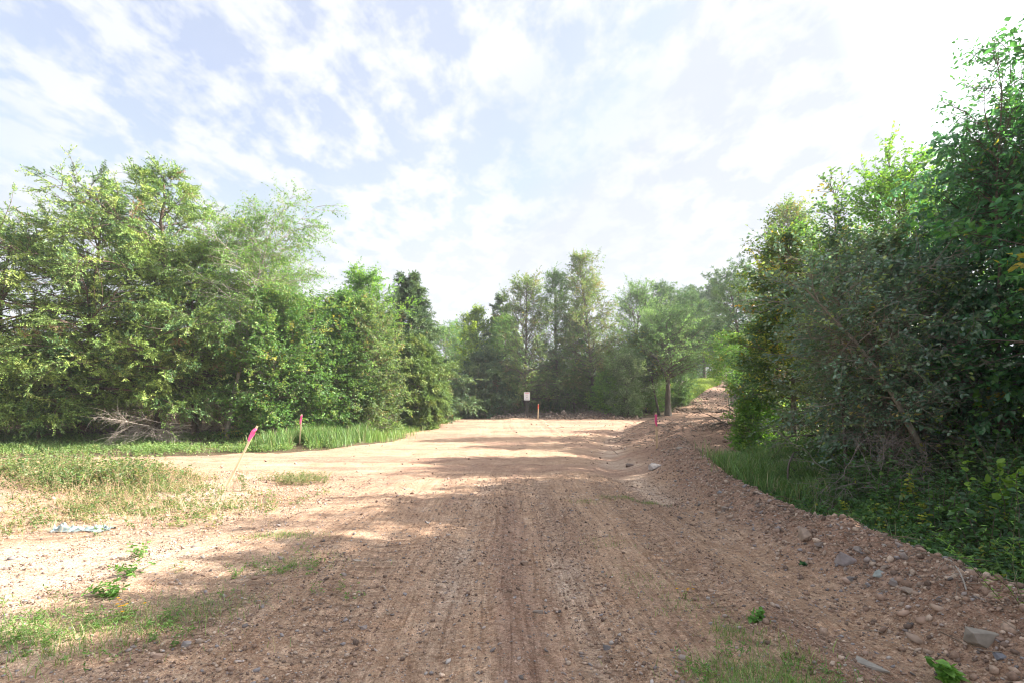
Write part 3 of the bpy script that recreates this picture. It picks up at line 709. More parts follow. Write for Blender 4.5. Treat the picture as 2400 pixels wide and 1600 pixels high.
T('oak_tree', 'brownish oak standing behind the white sign', 'oak tree', 1232, 40, 668, 2.9, COL_, 'brownish', 45, nl=66, cb=.12, r0=.14, dead=10, **C2)
T('leafy_tree', 'slim sparse tree between the brownish oak and the tallest central tree', 'tree', 1305, 41.5, 640, 2.4, COL_, 'grey_green', 46, nl=60, cb=.2, r0=.12, **C2)
T('sweetgum_tree', 'tallest central tree, pyramid shaped with rusty brown leaf tips', 'tree', 1392, 40.4, 585, 2.7, [(0, .6), (.3, 1), (.55, .95), (.75, .7), (.9, .4), (1, .12)], [((.115, .150, .065), 5), ((.155, .145, .08), 2.5), ((.09, .14, .055), 5), ((.18, .13, .075), .7)], 47, nl=88, cb=.10, r0=.16, **C2)
T('leafy_tree', 'broad sunlit tree right of the tallest central tree', 'tree', 1490, 42.5, 692, 3.3, COL_, 'grey_green', 48, nl=70, cb=.15, r0=.15, **C2)
T('pine_tree', 'narrow pine top rising behind the dark-trunked oak', 'pine tree', 1562, 47, 668, 2.5, COL_, 'pine', 49, nl=44, ns=7, nt=5, nleaf=16, kind='pine', L=.26, W=.035, cb=.45, r0=.15, el=(.2, .9), twig=.3)
T('pine_tree', 'short open pine top just left of the sky gap over the dirt path', 'pine tree', 1606, 50, 702, 2.2, BROADTOP, 'pine', 50, nl=34, ns=7, nt=5, nleaf=16, kind='pine', L=.26, W=.035, cb=.5, r0=.15, el=(.2, .9), twig=.3)
T('oak_tree', 'oak with a thick dark bare trunk at the left edge of the rising path', 'oak tree', 1566, 38.6, 755, 3.3, BROADTOP, 'grey_green', 51, nl=56, cb=.42, r0=.24, **{**C2, 'el': (.0, 1.0)})
T('thin_tree', 'thin tree leaning beside the thick dark trunk', 'tree', 1545, 39.0, 800, 1.8, BROADTOP, 'yellow', 52, nl=30, cb=.5, r0=.10, lean=(-1.2, 0), **C2)
T('silvery_shrub', 'pale shimmering shrub at the right foot of the tallest central tree', 'shrub', 1470, 37.6, 830, 1.5, OVAL, 'silver', 53, nl=50, cb=.03, r0=.05, **{**C2, 'L': .13, 'W': .07})
T('leafy_shrub', 'small yellow-green shrub under the tallest central tree', 'shrub', 1420, 38.4, 880, 1.1, OVAL, 'bright', 54, nl=34, cb=.03, r0=.03, **C2)
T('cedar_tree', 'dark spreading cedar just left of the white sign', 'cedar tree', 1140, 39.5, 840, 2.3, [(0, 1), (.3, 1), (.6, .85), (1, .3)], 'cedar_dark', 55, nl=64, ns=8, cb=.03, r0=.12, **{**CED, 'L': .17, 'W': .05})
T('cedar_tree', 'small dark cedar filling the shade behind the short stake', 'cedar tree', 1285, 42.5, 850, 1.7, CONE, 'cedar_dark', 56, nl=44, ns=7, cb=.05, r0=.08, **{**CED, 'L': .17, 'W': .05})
T('leafy_tree', 'shaded tree with thin straight stem between the oak and the tallest tree', 'tree', 1345, 41.5, 740, 2.0, COL_, 'green', 57, nl=46, cb=.12, r0=.1, **C2)

# --- pines and trees around the rising right path
PN = dict(kind='pine', ns=8, nt=6, nleaf=18, L=.24, W=.032, el=(.05, .8), twig=.3, clump=.3)
T('pine_tree', 'full green pine left of the tall twisted pine', 'pine tree', 1652, 72, 690, 4.8, [(0, .7), (.4, 1), (.7, .8), (1, .3)], 'pine', 61, nl=60, cb=.28, r0=.22, lobes=.4, **{**PN, 'L': .36, 'W': .085})
T('pine_tree', 'tall pine with open twisted limbs against the sky', 'pine tree', 1742, 40, 640, 3.1, [(0, .8), (.4, 1), (.7, .75), (.9, .6), (1, .3)], 'pine', 62, nl=40, cb=.42, r0=.22, lobes=.5, **PN)
T('leafy_tree', 'dark tree closing the end of the rising path', 'tree', 1660, 82, 845, 5, OVAL, 'bluegreen', 63, nl=50, cb=.05, **{**FAR, 'L': .22, 'W': .15})
T('leafy_tree', 'leafy tree hanging over the right edge of the rising path', 'tree', 1755, 44, 800, 2.2, OVAL, 'bright', 64, nl=44, cb=.35, r0=.1, **C2)
T('sapling', 'slender grey sapling at the right edge of the rising path', 'tree', 1712, 27.5, 800, .9, BROADTOP, 'green', 65, nl=16, cb=.45, r0=.055, bark=M_BARK_PALE, nt=5, nleaf=7, L=.10, W=.06, lean=(-.3, 0))

# --- right side
T('oak_tree', 'tall sparse brown-topped oak behind the yellow-leaved tree', 'oak tree', 1850, 25, 488, 1.8, BROADTOP, 'brownish', 71, nl=46, cb=.35, r0=.14, nt=5, nleaf=8, L=.12, W=.075, el=(.2, 1.1), kind='far', twig=.4)
T('leafy_tree', 'bright green backlit tree between the brown-topped and yellow-leaved trees', 'tree', 1880, 21.5, 548, 1.9, OVAL, 'bright', 72, nl=50, cb=.2, r0=.1, nt=6, nleaf=8, L=.10, W=.06, el=(.1, 1.1), twig=.36)
T('sweetgum_tree', 'tree with yellow autumn leaves glowing near its top, right of the rising path', 'tree', 1862, 16.2, 555, 1.4, COL_, 'yellow', 73, gapf=.22, nl=56, ns=9, cb=.26, r0=.10, nt=6, nleaf=9, L=.105, W=.065, el=(.05, 1.1), twig=.36, shape='leaf')
T('leafy_tree', 'dark leafy tree left of the yellow-leaved tree, overhanging the soil heap', 'tree', 1835, 19, 720, 1.3, OVAL, 'bluegreen', 74, nl=46, ns=8, cb=.16, r0=.09, nt=6, nleaf=9, L=.11, W=.065, el=(.0, 1.0), twig=.38)
T('leafy_shrub', 'low green shrub at the edge of the soil heap under the yellow-leaved tree', 'shrub', 1765, 17.2, 955, .7, OVAL, 'bright', 83, nl=26, ns=6, cb=.05, r0=.03, nt=5, nleaf=8, L=.09, W=.06, twig=.2)
T('leaning_tree', 'crooked bare-stemmed small tree arching left out of the right thicket toward the road', 'tree', 2195, 8.5, 655, .75, [(0, .2), (.4, .6), (.7, 1), (1, .6)], 'bluegreen', 95, nl=26, ns=7, cb=.35, r0=.06, nt=4, nleaf=6, L=.07, W=.042, el=(.0, .7), twig=.25, shape='leaf', lean=(-2.5, -.3), bow=.25, dead=14, dead_top=.4, bark=M_BARK_PALE, mat=M_LEAF_SHINY)
T('elm_tree', 'grey-trunked elm leaning left with small bluish leaves and a bare-wood fork', 'elm tree', 2220, 9.4, 640, 1.8, [(0, .5), (.3, .9), (.6, 1), (.85, .8), (1, .3)], 'bluegreen', 75, nl=52, ns=10, cb=.20, r0=.10, nt=6, nleaf=8, L=.078, W=.046, mat=M_LEAF_SHINY, el=(-.05, .9), grav=-.2, twig=.34, shape='leaf', dead=46, dead_top=.5, lean=(-1.6, 0), stretch=(1.15, .75), gapf=.42, bark=M_BARK_PALE)
T('leafy_tree', 'large deep green tree rising out of the top right corner', 'tree', 2420, 9.4, 320, 2.2, [(0, .4), (.3, .8), (.6, 1), (.8, .85), (1, .35)], 'deep', 76, gapf=.22, mat=M_LEAF_SHINY, nl=72, ns=10, cb=.22, r0=.13, nt=7, nleaf=9, L=.12, W=.055, el=(.1, 1.1), grav=-.3, twig=.4, tilt=.35, shape='leaf')
T('leafy_tree', 'mid green tree filling the space left of the elm trunk', 'tree', 2030, 11.5, 600, 1.6, COL_, 'brownish', 77, gapf=.25, mat=M_LEAF_SHINY, nl=54, ns=9, cb=.15, r0=.08, nt=7, nleaf=9, L=.075, W=.045, el=(0, 1.0), twig=.34, shape='leaf')
T('leafy_tree', 'green backlit tree behind the elm crown', 'tree', 2130, 14, 420, 2.1, BROADTOP, 'bright', 78, nl=54, ns=8, cb=.2, r0=.1, nt=6, nleaf=9, L=.09, W=.055, el=(.1, 1.1), twig=.38, shape='leaf')
T('sapling', 'wispy sapling whose leafy tip pokes up left of the big right trees', 'tree', 1985, 9.6, 425, .65, [(0, .7), (.4, 1), (.75, .6), (1, .15)], 'bluegreen', 79, nl=22, ns=5, cb=.3, r0=.035, nt=4, nleaf=7, L=.07, W=.04, el=(.4, 1.2), twig=.22, shape='leaf', lean=(-.25, 0))
T('sapling', 'tall wispy twigs with scattered leaves above the big deep green tree', 'tree', 2345, 8.8, 118, .8, [(0, .2), (.6, .6), (.8, 1), (1, .4)], 'deep', 84, nl=20, ns=5, cb=.6, r0=.04, nt=3, nleaf=6, L=.085, W=.035, el=(.4, 1.1), twig=.25, shape='leaf')
T('leafy_tree', 'tall tree behind the yellow-leaved tree shading the rising path', 'tree', 1822, 37, 730, 2.4, OVAL, 'grey_green', 85, nl=56, cb=.15, r0=.14, **C2)
T('leafy_tree', 'tall tree on the right bank halfway up the rising path', 'tree', GXI(27, 50), 50, 700, 3.4, OVAL, 'green', 87, nl=56, cb=.12, r0=.16, **C2)
T('leafy_tree', 'tall tree on the right bank near the top of the rising path', 'tree', GXI(32, 58), 58, 710, 3.8, OVAL, 'green', 88, nl=56, cb=.12, r0=.16, **C2)
T('leafy_tree', 'farthest tall tree on the right bank of the rising path', 'tree', GXI(37, 67), 67, 725, 4.2, OVAL, 'grey_green', 89, nl=56, cb=.12, r0=.16, **C2)
T('leafy_tree', 'pale distant tree seen between the squat olive cedar and the yellow-green tree', 'tree', 1085, 74, 800, 4.2, OVAL, 'green', 96, nl=50, cb=.02, r0=.15, **{**FAR, 'L': .2, 'W': .14})
T('leafy_tree', 'dark green tree deep in the gap of the left path', 'tree', 1092, 52, 775, 2.4, OVAL, 'green', 90, nl=54, cb=.04, r0=.12, **C2)
T('leafy_tree', 'round green tree behind the dark spreading cedar', 'tree', 1188, 44, 745, 2.2, OVAL, 'green', 91, nl=54, cb=.06, r0=.12, **C2)
T('leafy_shrub', 'shaded shrub between the pale shimmering shrub and the thick dark trunk', 'shrub', 1515, 41.5, 850, 1.8, OVAL, 'green', 92, nl=46, cb=.03, r0=.06, **C2)
T('leafy_shrub', 'shrub behind the thick dark trunk beside the sunlit slope grass', 'shrub', 1590, 47, 850, 1.6, OVAL, 'grey_green', 93, nl=44, cb=.03, r0=.06, **C2)
T('leafy_tree', 'dark tree on the bank, right of the top of the rising path', 'tree', 1790, 55, 770, 3.0, OVAL, 'bluegreen', 86, nl=50, cb=.15, r0=.14, **C2)
# outside the frame on the right: they throw the shade over the foreground
T('leafy_tree', 'tree beyond the right edge shading the road', 'tree', 4050, 4.2, -1100, 3.0, OVAL, 'deep', 80, nl=60, ns=8, cb=.2, r0=.12, nt=6, nleaf=8, L=.13, W=.08, el=(.1, 1.1), twig=.42)
T('leafy_tree', 'tree beside the camera on the right shading the foreground', 'tree', 7400, 1.8, -2400, 3.2, OVAL, 'green', 81, nl=60, ns=8, cb=.15, r0=.12, nt=6, nleaf=8, L=.14, W=.09, el=(.1, 1.1), twig=.45)

T('leafy_tree', 'full tree just outside the right edge, next to the big deep green one', 'tree', 2860, 6.6, -60, 2.4, OVAL, 'deep', 82, nl=60, ns=9, cb=.15, r0=.11, nt=7, nleaf=9, L=.13, W=.08, el=(.1, 1.1), twig=.42)

# ------------------------------------------------------------------ low growth
def scatter(poly, n, rng, dens=None):
    xs = [p[0] for p in poly]; ys = [p[1] for p in poly]
    out = []
    tot = 0
    while tot < n:
        x = rng.uniform(min(xs), max(xs), n * 2); y = rng.uniform(min(ys), max(ys), n * 2)
        k = in_poly(x, y, poly)
        if dens is not None: k &= rng.random(len(x)) < dens(x, y)
        out.append(np.stack([x[k], y[k]], -1)); tot += k.sum()
    return np.concatenate(out)[:n]
def herbs(sp, stem_sp, xy, h, ns, nl, L, W, pal, rng, spread=.5, shape='diamond', stemcol=(.12, .12, .05), sw=.003, up=.9, r=.06, hr=None):
    """leafy plants: xy (n,2), heights h (n,)"""
    kf = clear_front(xy); xy = xy[kf]; h = h[kf]
    n = len(xy)
    z = H(xy[:, 0], xy[:, 1])
    B = np.repeat(np.stack([xy[:, 0], xy[:, 1], z - .01], -1), ns, 0)
    B[:, :2] += rng.normal(0, r, (n * ns, 2))
    hh = np.repeat(h, ns) * rng.uniform(.55, 1.1, n * ns)
    a = rng.uniform(0, 2 * math.pi, n * ns); sl = rng.uniform(.05, spread, n * ns)
    D = np.stack([np.cos(a) * sl, np.sin(a) * sl, np.ones(n * ns)], -1)
    S = shoots(B, D, hh, 5, -.35, .10, rng)
    if stem_sp is not None:
        V, Q = tubes(S, np.full((n * ns, 5), sw) * np.linspace(1, .4, 5), 3)
        stem_sp.add(V, Q, None, stemcol)
    f = np.clip(rng.random((n * ns, nl)) ** .75, .05, 1)
    P, TG = along(S, f)
    sd = norm(rng.normal(0, 1, P.shape) * np.array([1, 1, .35]))
    Dv = (TG * .35 + sd).reshape(-1, 3)
    Nv = (rng.normal(0, .5, P.shape) + np.array([0, 0, up])).reshape(-1, 3)
    m = len(Dv)
    pc = pick(pal, n, rng) * rng.normal(1, .13, (n, 1))
    pcol = np.repeat(pc, ns * nl, 0)
    C = np.where((rng.random(m) < .35)[:, None], pick(pal, m, rng), pcol) * rng.uniform(.75, 1.25, (m, 1))
    leaves(sp, P.reshape(-1, 3), Dv, Nv, L * rng.uniform(.55, 1.25, m), W * rng.uniform(.7, 1.2, m), np.clip(C * 1.45, .01, .8), shape)
STK = ground_pt(702, 1040)
def clear_front(xy):
    # the ground in front of the upright left stake is trodden short
    return ~((np.abs(xy[:, 0] - STK[0] * xy[:, 1] / STK[1]) < .28) & (xy[:, 1] < STK[1] + .15) & (xy[:, 1] > STK[1] - 2.2))
def grass(sp, xy, h, w, pal, rng, lean=.35, tone=.2):
    kf = clear_front(xy)
    xy = xy[kf]
    if np.ndim(h): h = h[kf]
    n = len(xy)
    z = H(xy[:, 0], xy[:, 1]) - .01
    B = np.stack([xy[:, 0], xy[:, 1], z], -1)
    a = rng.uniform(0, 2 * math.pi, n)
    hh = h * rng.uniform(.5, 1.15, n)
    l = lean * rng.uniform(.2, 1.2, n)
    Dh = np.stack([np.cos(a), np.sin(a), np.zeros(n)], -1)
    S = np.stack([-np.sin(a), np.cos(a), np.zeros(n)], -1)
    S = norm(S + rng.normal(0, .5, S.shape) * np.array([1, 1, 0]))
    up = np.array([0, 0, 1.0])
    p1 = B + up * (hh * .5)[:, None] + Dh * (hh * l * .25)[:, None]
    p2 = B + up * (hh * .85)[:, None] + Dh * (hh * l * .65)[:, None]
    p3 = B + up * (hh * (1 - .25 * l))[:, None] + Dh * (hh * l * 1.2)[:, None]
    w_ = (np.broadcast_to(w, (n,)) * rng.uniform(.7, 1.3, n))[:, None] * .5
    V = np.stack([B - S * w_, B + S * w_, p1 - S * w_ * .9, p1 + S * w_ * .9, p2 - S * w_ * .55, p2 + S * w_ * .55, p3], 1)
    b = (np.arange(n) * 7)[:, None]
    Q = np.concatenate([b + np.array([0, 1, 3, 2]), b + np.array([2, 3, 5, 4])])
    Tt = b + np.array([4, 5, 6])
    C = pick(pal, n, rng) * rng.normal(1, tone, (n, 1)).clip(.5, 1.6)
    sp.add(V.reshape(-1, 3), Q, Tt, np.repeat(np.clip(C * 1.4, 0, .8), 7, 0))

PAL['herb'] = [((0.165, 0.245, 0.090), 5), ((0.125, 0.205, 0.075), 4), ((0.220, 0.280, 0.120), 3), ((0.25, 0.24, 0.11), .7)]
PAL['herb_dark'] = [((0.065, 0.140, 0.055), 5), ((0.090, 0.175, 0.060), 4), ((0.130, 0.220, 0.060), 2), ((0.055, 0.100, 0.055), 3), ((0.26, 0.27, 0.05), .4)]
PAL['grass'] = [((0.130, 0.215, 0.050), 5), ((0.175, 0.240, 0.070), 3), ((0.100, 0.180, 0.050), 4), ((0.30, 0.26, 0.13), 1)]
PAL['grass_lush'] = [((0.100, 0.190, 0.050), 6), ((0.150, 0.215, 0.070), 4), ((0.080, 0.150, 0.048), 4), ((0.26, 0.23, 0.13), 1.3)]
PAL['dry'] = [((0.38, 0.29, 0.18), 4), ((0.30, 0.21, 0.13), 3), ((0.44, 0.36, 0.24), 2)]
PAL['weed'] = [((0.120, 0.175, 0.060), 4), ((0.085, 0.140, 0.052), 5), ((0.18, 0.20, 0.085), 1.6), ((0.27, 0.20, 0.12), 1.0)]
PAL['brush'] = [((0.060, 0.105, 0.035), 5), ((0.085, 0.130, 0.040), 3), ((0.045, 0.080, 0.032), 4), ((0.12, 0.09, 0.05), 1)]

def stuff(sp, name, label, mat):
    o = sp.build(name, mat)
    if o: tag(o, label, None, None, 'stuff')
    return o

rng = np.random.default_rng(101)
# green strip between the dirt and the left trees
STRIP = [(-34, 15.2), (-16.5, 16.2), (-10, 16.5), (-7.7, 17.0), (-6.8, 18.0), (-6.0, 20), (-5.4, 23), (-5.5, 29), (-7.5, 29), (-9, 24), (-12, 21), (-20, 20), (-34, 19.5)]
fs, ss = Soup(), Soup()
xy = scatter(STRIP, 5200, rng, lambda x, y: .5 + 1.2 * vnoise(x * .7, y * .7, 3)) + rng.normal(0, .2, (5200, 2))
hh = .16 + .22 * (vnoise(xy[:, 0] * .6, xy[:, 1] * .6, 5) + .5)
herbs(fs, ss, xy, hh, 4, 9, .05, .032, 'herb', rng, spread=.8)
stuff(fs, 'ground_cover', 'low bright green leafy cover along the foot of the left trees', M_LEAF)
g = Soup()
LUSH = [(-8.6, 17.3), (-7.2, 17.4), (-6.4, 18.4), (-5.9, 20.5), (-6.4, 22.5), (-7.6, 21.5), (-8.9, 19.2)]
xy = scatter(LUSH, 7000, rng, lambda x, y: .4 + 1.5 * vnoise(x * 1.3, y * 1.3, 6)) + rng.normal(0, .25, (7000, 2))
grass(g, xy, .62 + .5 * vnoise(xy[:, 0], xy[:, 1], 8), .012, 'grass_lush', rng, .7, .3)
EDGE2 = [(-6.4, 19), (-5.2, 22), (-4.9, 26), (-5.4, 32), (-7, 31), (-6.8, 24)]
xy = scatter(EDGE2, 5000, rng, lambda x, y: .4 + 1.5 * vnoise(x * .9, y * .9, 61)) + rng.normal(0, .3, (5000, 2)); grass(g, xy, .36 + .3 * vnoise(xy[:, 0], xy[:, 1], 8), .013, 'grass', rng, .5)
xy = scatter(STRIP, 9000, rng, lambda x, y: .4 + 1.2 * vnoise(x * .9, y * .9, 12)) + rng.normal(0, .25, (9000, 2)); grass(g, xy, .24, .010, 'grass', rng, .7)
PATHG = [(-6.2, 34), (-3.5, 34), (-3.6, 46), (-5, 60), (-9, 60), (-7, 46)]
xy = scatter(PATHG, 6000, rng); grass(g, xy, .25, .02, 'grass_lush', rng, .5)
HILLG = [ground_pt(*p)[:2] for p in ((1578, 940), (1590, 922), (1606, 906), (1620, 894), (1690, 894), (1690, 900), (1672, 906), (1650, 917), (1634, 930), (1606, 945))]
xy = scatter(HILLG, 14000, rng); grass(g, xy, .55 + .4 * vnoise(xy[:, 0] * .7, xy[:, 1] * .7, 8), .03, [((.20, .27, .05), 5), ((.26, .31, .07), 4), ((.15, .21, .05), 3)], rng, .5)
stuff(g, 'grass', 'tall soft grass at the left road edge, along the paths and up the slope', M_GRASS)

# dense shaded brush under and behind the left trees
def brush(name, label, regions, seed, pal='brush', mat=M_LEAF, stems=True):
    rng = np.random.default_rng(seed)
    f, s = Soup(), Soup()
    for poly, n, h0, h1, L in regions:
        xy = scatter(poly, n, rng)
        hh = rng.uniform(h0, h1, n)
        herbs(f, s, xy, hh, 3, 26, L, L * .6, pal, rng, spread=.45, sw=.009, stemcol=(.24, .185, .14), r=.22)
    stuff(f, name, label, mat)
    if stems: stuff(s, 'brush_stems', label.split(' of ')[0] + ' stems, bare and tangled', M_DEAD)
PAL['dead_brush'] = [((.07, .10, .04), 3), ((.20, .14, .09), 3), ((.30, .17, .10), 1.2), ((.10, .075, .05), 3), ((.09, .15, .05), 1.5)]
brush('undergrowth', 'half-dead brown brush and vines in the shade right under the left trees',
      [([(-36, 20), (-20, 20.3), (-12, 20.8), (-8, 22.5), (-6.6, 26), (-6.4, 34), (-12, 34), (-36, 26)], 620, .8, 2.8, .075)], 204, 'dead_brush')
brush('thicket', 'dense dark wood filling the space behind the left trees',
      [([(-44, 24), (-22, 25), (-8, 28), (-7, 46), (-14, 52), (-44, 34)], 900, 2.5, 6.5, .16)], 201)
brush('thicket', 'deep dark thicket of brush behind the central trees',
      [([(-3.2, 36.5), (2, 38.5), (12, 39.5), (15, 46), (17, 56), (-4, 56)], 800, .8, 4.5, .13),
       ([(-12, 60), (12, 52), (18, 62), (24, 76), (34, 92), (-20, 92)], 650, 4, 9, .3)], 202)
brush('bushes', 'shaded mass of bushes behind the right hand trees',
      [([(17, 36), (22, 46), (28, 58), (34, 66), (60, 66), (40, 36)], 500, 2, 7, .22),
       ([(10.5, 19), (14, 27), (18, 35), (36, 35), (30, 19)], 650, 1, 5.0, .14),
       ([(8.6, 10), (9.8, 18), (22, 19), (22, 4), (11, 4)], 420, .6, 2.6, .09)], 203)

# right verge: ground cover, grass and tangled growth between the berm and the trees
rng = np.random.default_rng(301)
VERGE = [(3.75, -1), (3.8, 3.3), (4.0, 4.8), (3.95, 6.8), (4.2, 9), (4.7, 11.4), (5.4, 13.2), (7.0, 14.6), (9.2, 18), (11, 18), (12, 10), (11, -1)]
fs, ss = Soup(), Soup()
xy = scatter(VERGE, 5200, rng, lambda x, y: np.clip(1.25 - (y / 20), .3, 1))
dB, _ = poly_dist(xy[:, 0], xy[:, 1], BERM)
hh = .14 + .16 * np.clip(dB - .4, 0, 4) + .2 * vnoise(xy[:, 0] * .8, xy[:, 1] * .8, 4)
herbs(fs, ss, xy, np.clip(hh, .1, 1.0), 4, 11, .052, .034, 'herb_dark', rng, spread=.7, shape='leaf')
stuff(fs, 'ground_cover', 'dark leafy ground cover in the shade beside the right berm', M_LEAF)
stuff(ss, 'brush_stems', 'thin stems of the shaded right ground cover', M_DEAD)
fs, ss = Soup(), Soup()
xy = scatter([(5.2, 3.0), (4.9, 5), (5.3, 8), (6.4, 11), (9, 14), (11, 12), (9, 3)], 420, rng)
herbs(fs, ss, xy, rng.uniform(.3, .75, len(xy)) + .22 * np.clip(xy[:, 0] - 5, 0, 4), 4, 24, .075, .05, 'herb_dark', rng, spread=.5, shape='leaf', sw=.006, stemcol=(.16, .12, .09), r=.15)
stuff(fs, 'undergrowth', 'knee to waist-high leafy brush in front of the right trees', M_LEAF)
stuff(ss, 'brush_stems', 'woody stems of the waist-high right brush', M_DEAD)
g = Soup()
RG = [(4.6, 10.6), (5.3, 12.9), (6.6, 13.8), (7.2, 12.4), (5.6, 9.0), (4.8, 8.0), (4.3, 8.6)]
xy = scatter(RG, 9500, rng, lambda x, y: .4 + 1.4 * vnoise(x * 1.3, y * 1.3, 6)) + rng.normal(0, .25, (9500, 2)); grass(g, xy, .42 + .2 * vnoise(xy[:, 0], xy[:, 1], 3), .009, 'grass_lush', rng, .8)
xy = scatter(VERGE, 7000, rng, lambda x, y: .3 + 1.4 * vnoise(x, y, 16)); grass(g, xy, .3, .007, 'grass_lush', rng, .8)
stuff(g, 'grass', 'arching grass tufts on the shaded right verge', M_GRASS)

# weedy island and small tufts on the left
rng = np.random.default_rng(401)
def soft(xy, k=.35): return xy + rng.normal(0, k, xy.shape)
ISL = [(-17, 12.6), (-11, 12.4), (-8, 11.2), (-5.4, 9.6), (-3.9, 9.0), (-3.6, 8.0), (-3.9, 7.0), (-5.0, 6.4), (-6.6, 6.0), (-9, 6.6), (-17, 8)]
dn = lambda x, y: np.clip(.30 + 2.4 * fbm(x * .6, y * .8, 91, 3), 0, 1)
fs, ss, g = Soup(), Soup(), Soup()
xy = soft(scatter(ISL, 1900, rng, dn)); xy = xy[~((xy[:, 0] > -5.9) & (rng.random(len(xy)) < .6))]
herbs(fs, ss, xy, .12 + .42 * (vnoise(xy[:, 0] * .7, xy[:, 1] * .7, 5) + .4) * sstep(xy[:, 1], 6, 9) * sstep(-xy[:, 0], 5.2, 7.5), 4, 8, .038, .022, 'weed', rng, spread=.9, sw=.0022, stemcol=(.34, .22, .13))
xy = scatter([(-4.9, 10.2), (-3.9, 10.6), (-3.6, 9.9), (-4.5, 9.7)], 60, rng)
herbs(fs, ss, xy, np.full(60, .22), 5, 10, .04, .012, 'weed', rng, spread=.5, sw=.0022, stemcol=(.3, .24, .13))
stuff(fs, 'weeds', 'straggling sunlit weeds on the island of rough ground at left', M_LEAF)
stuff(ss, 'weed_stems', 'thin tan stems of the straggling island weeds', M_DEAD)
xy = soft(scatter(ISL, 900, rng, dn), .5); xy = xy[xy[:, 0] < -5.6]
dd_, tt_ = Soup(), Soup()
herbs(dd_, tt_, xy, rng.uniform(.15, .5, len(xy)), 3, 3, .03, .012, 'dry', rng, spread=1.1, sw=.0025, stemcol=(.42, .28, .18))
stuff(dd_, 'weeds', 'withered tan weeds tangled through the left island', M_LEAF); stuff(tt_, 'weed_stems', 'bare orange-tan dead stems on the left island', M_DEAD)
xy = soft(scatter([(-13, 11.8), (-9.4, 11.2), (-7.2, 10), (-6.6, 9), (-8, 8.5), (-13, 9)], 700, rng, dn), .3)
dd_, tt_ = Soup(), Soup()
herbs(dd_, tt_, xy, rng.uniform(.25, .62, len(xy)), 4, 12, .05, .034, 'weed', rng, spread=.7, sw=.0025, stemcol=(.3, .22, .13))
stuff(dd_, 'weeds', 'taller bushy green weeds along the back of the left island', M_LEAF); stuff(tt_, 'weed_stems', 'stems of the taller bushy island weeds', M_DEAD)
xy = soft(scatter(ISL, 4200, rng, dn)); grass(g, xy, .14, .005, 'weed', rng, 1.0)
xy = soft(scatter(ISL, 4200, rng, dn), .5); grass(g, xy, .17, .004, 'dry', rng, 1.3)
stuff(g, 'grass', 'dry and green grass mixed through the left island of weeds', M_GRASS)
g = Soup()
for (cx, cy, rx, ry, n, h) in [(-3.1, 3.45, .9, .45, 1300, .10), (-2.45, 3.95, .5, .4, 600, .08), (-3.9, 3.3, .5, .3, 700, .10), (-2.7, 6.0, .5, .18, 500, .06), (-2.2, 5.0, .6, .35, 450, .06),
                               (1.35, 3.05, .35, .2, 420, .10), (1.55, 3.6, .25, .2, 200, .08), (1.75, 3.25, .22, .3, 200, .09), (1.2, 4.7, .35, .5, 180, .05), (1.9, 9.0, .4, .3, 260, .06), (2.3, 8.6, .3, .2, 160, .07),
                               (1.2, 8.4, .3, .2, 120, .06), (1.65, 2.85, .3, .15, 300, .11), (1.25, 2.75, .25, .12, 320, .13), (1.1, 5.9, .35, .3, 120, .05), (1.4, 4.1, .3, .3, 120, .06)]:
    xy = np.stack([rng.normal(cx, rx * .5, n), rng.normal(cy, ry * .5, n)], -1)
    grass(g, xy, h, .0035, 'grass', rng, 1.0)
stuff(g, 'grass', 'sparse low grass tufts on the bare dirt of the foreground', M_GRASS)

fs, ss = Soup(), Soup()
for cx, cy, rx, ry, n in ((-3.3, 3.35, .55, .25, 46), (-2.75, 3.7, .3, .2, 22), (-3.9, 3.2, .3, .2, 18), (1.55, 3.15, .3, .2, 9), (1.25, 2.85, .2, .12, 8), (-2.3, 4.9, .4, .2, 10), (-1.9, 4.6, .3, .2, 8)):
    xy = np.stack([rng.normal(cx, rx, n), rng.normal(cy, ry, n)], -1)
    herbs(fs, ss, xy, rng.uniform(.05, .15, n), 4, 9, .032, .010, [((.10, .19, .05), 5), ((.14, .23, .07), 3), ((.2, .2, .09), 1)], rng, spread=1.0, sw=.0018, stemcol=(.25, .24, .12), r=.04)
stuff(fs, 'weeds', 'small leafy weeds sprinkled on the foreground dirt', M_LEAF)
stuff(ss, 'weed_stems', 'fine stems of the small foreground weeds', M_DEAD)
sp = Soup()
for cx, cy, rx, ry, n in ((-2.9, 3.9, .5, .2, 420), (-2.2, 4.3, .5, .25, 300), (-5.2, 6.1, 1.3, .3, 900), (-3.6, 6.6, .8, .3, 350), (1.2, 3.6, .5, .5, 150)):
    x_ = rng.normal(cx, rx, n); y_ = rng.normal(cy, ry, n); a = rng.normal(.5, .8, n)
    S = shoots(np.stack([x_, y_, H(x_, y_) + .012], -1), np.stack([np.cos(a), np.sin(a), rng.uniform(-.02, .3, n)], -1), rng.uniform(.06, .3, n), 5, -.5, .12, rng)
    V, Q = tubes(S, np.linspace(.0017, .0008, 5)[None].repeat(n, 0), 3); sp.add(V, Q, None, (.40, .31, .24))
stuff(sp, 'straw', 'matted dead straw around the foreground weeds', M_DEAD)

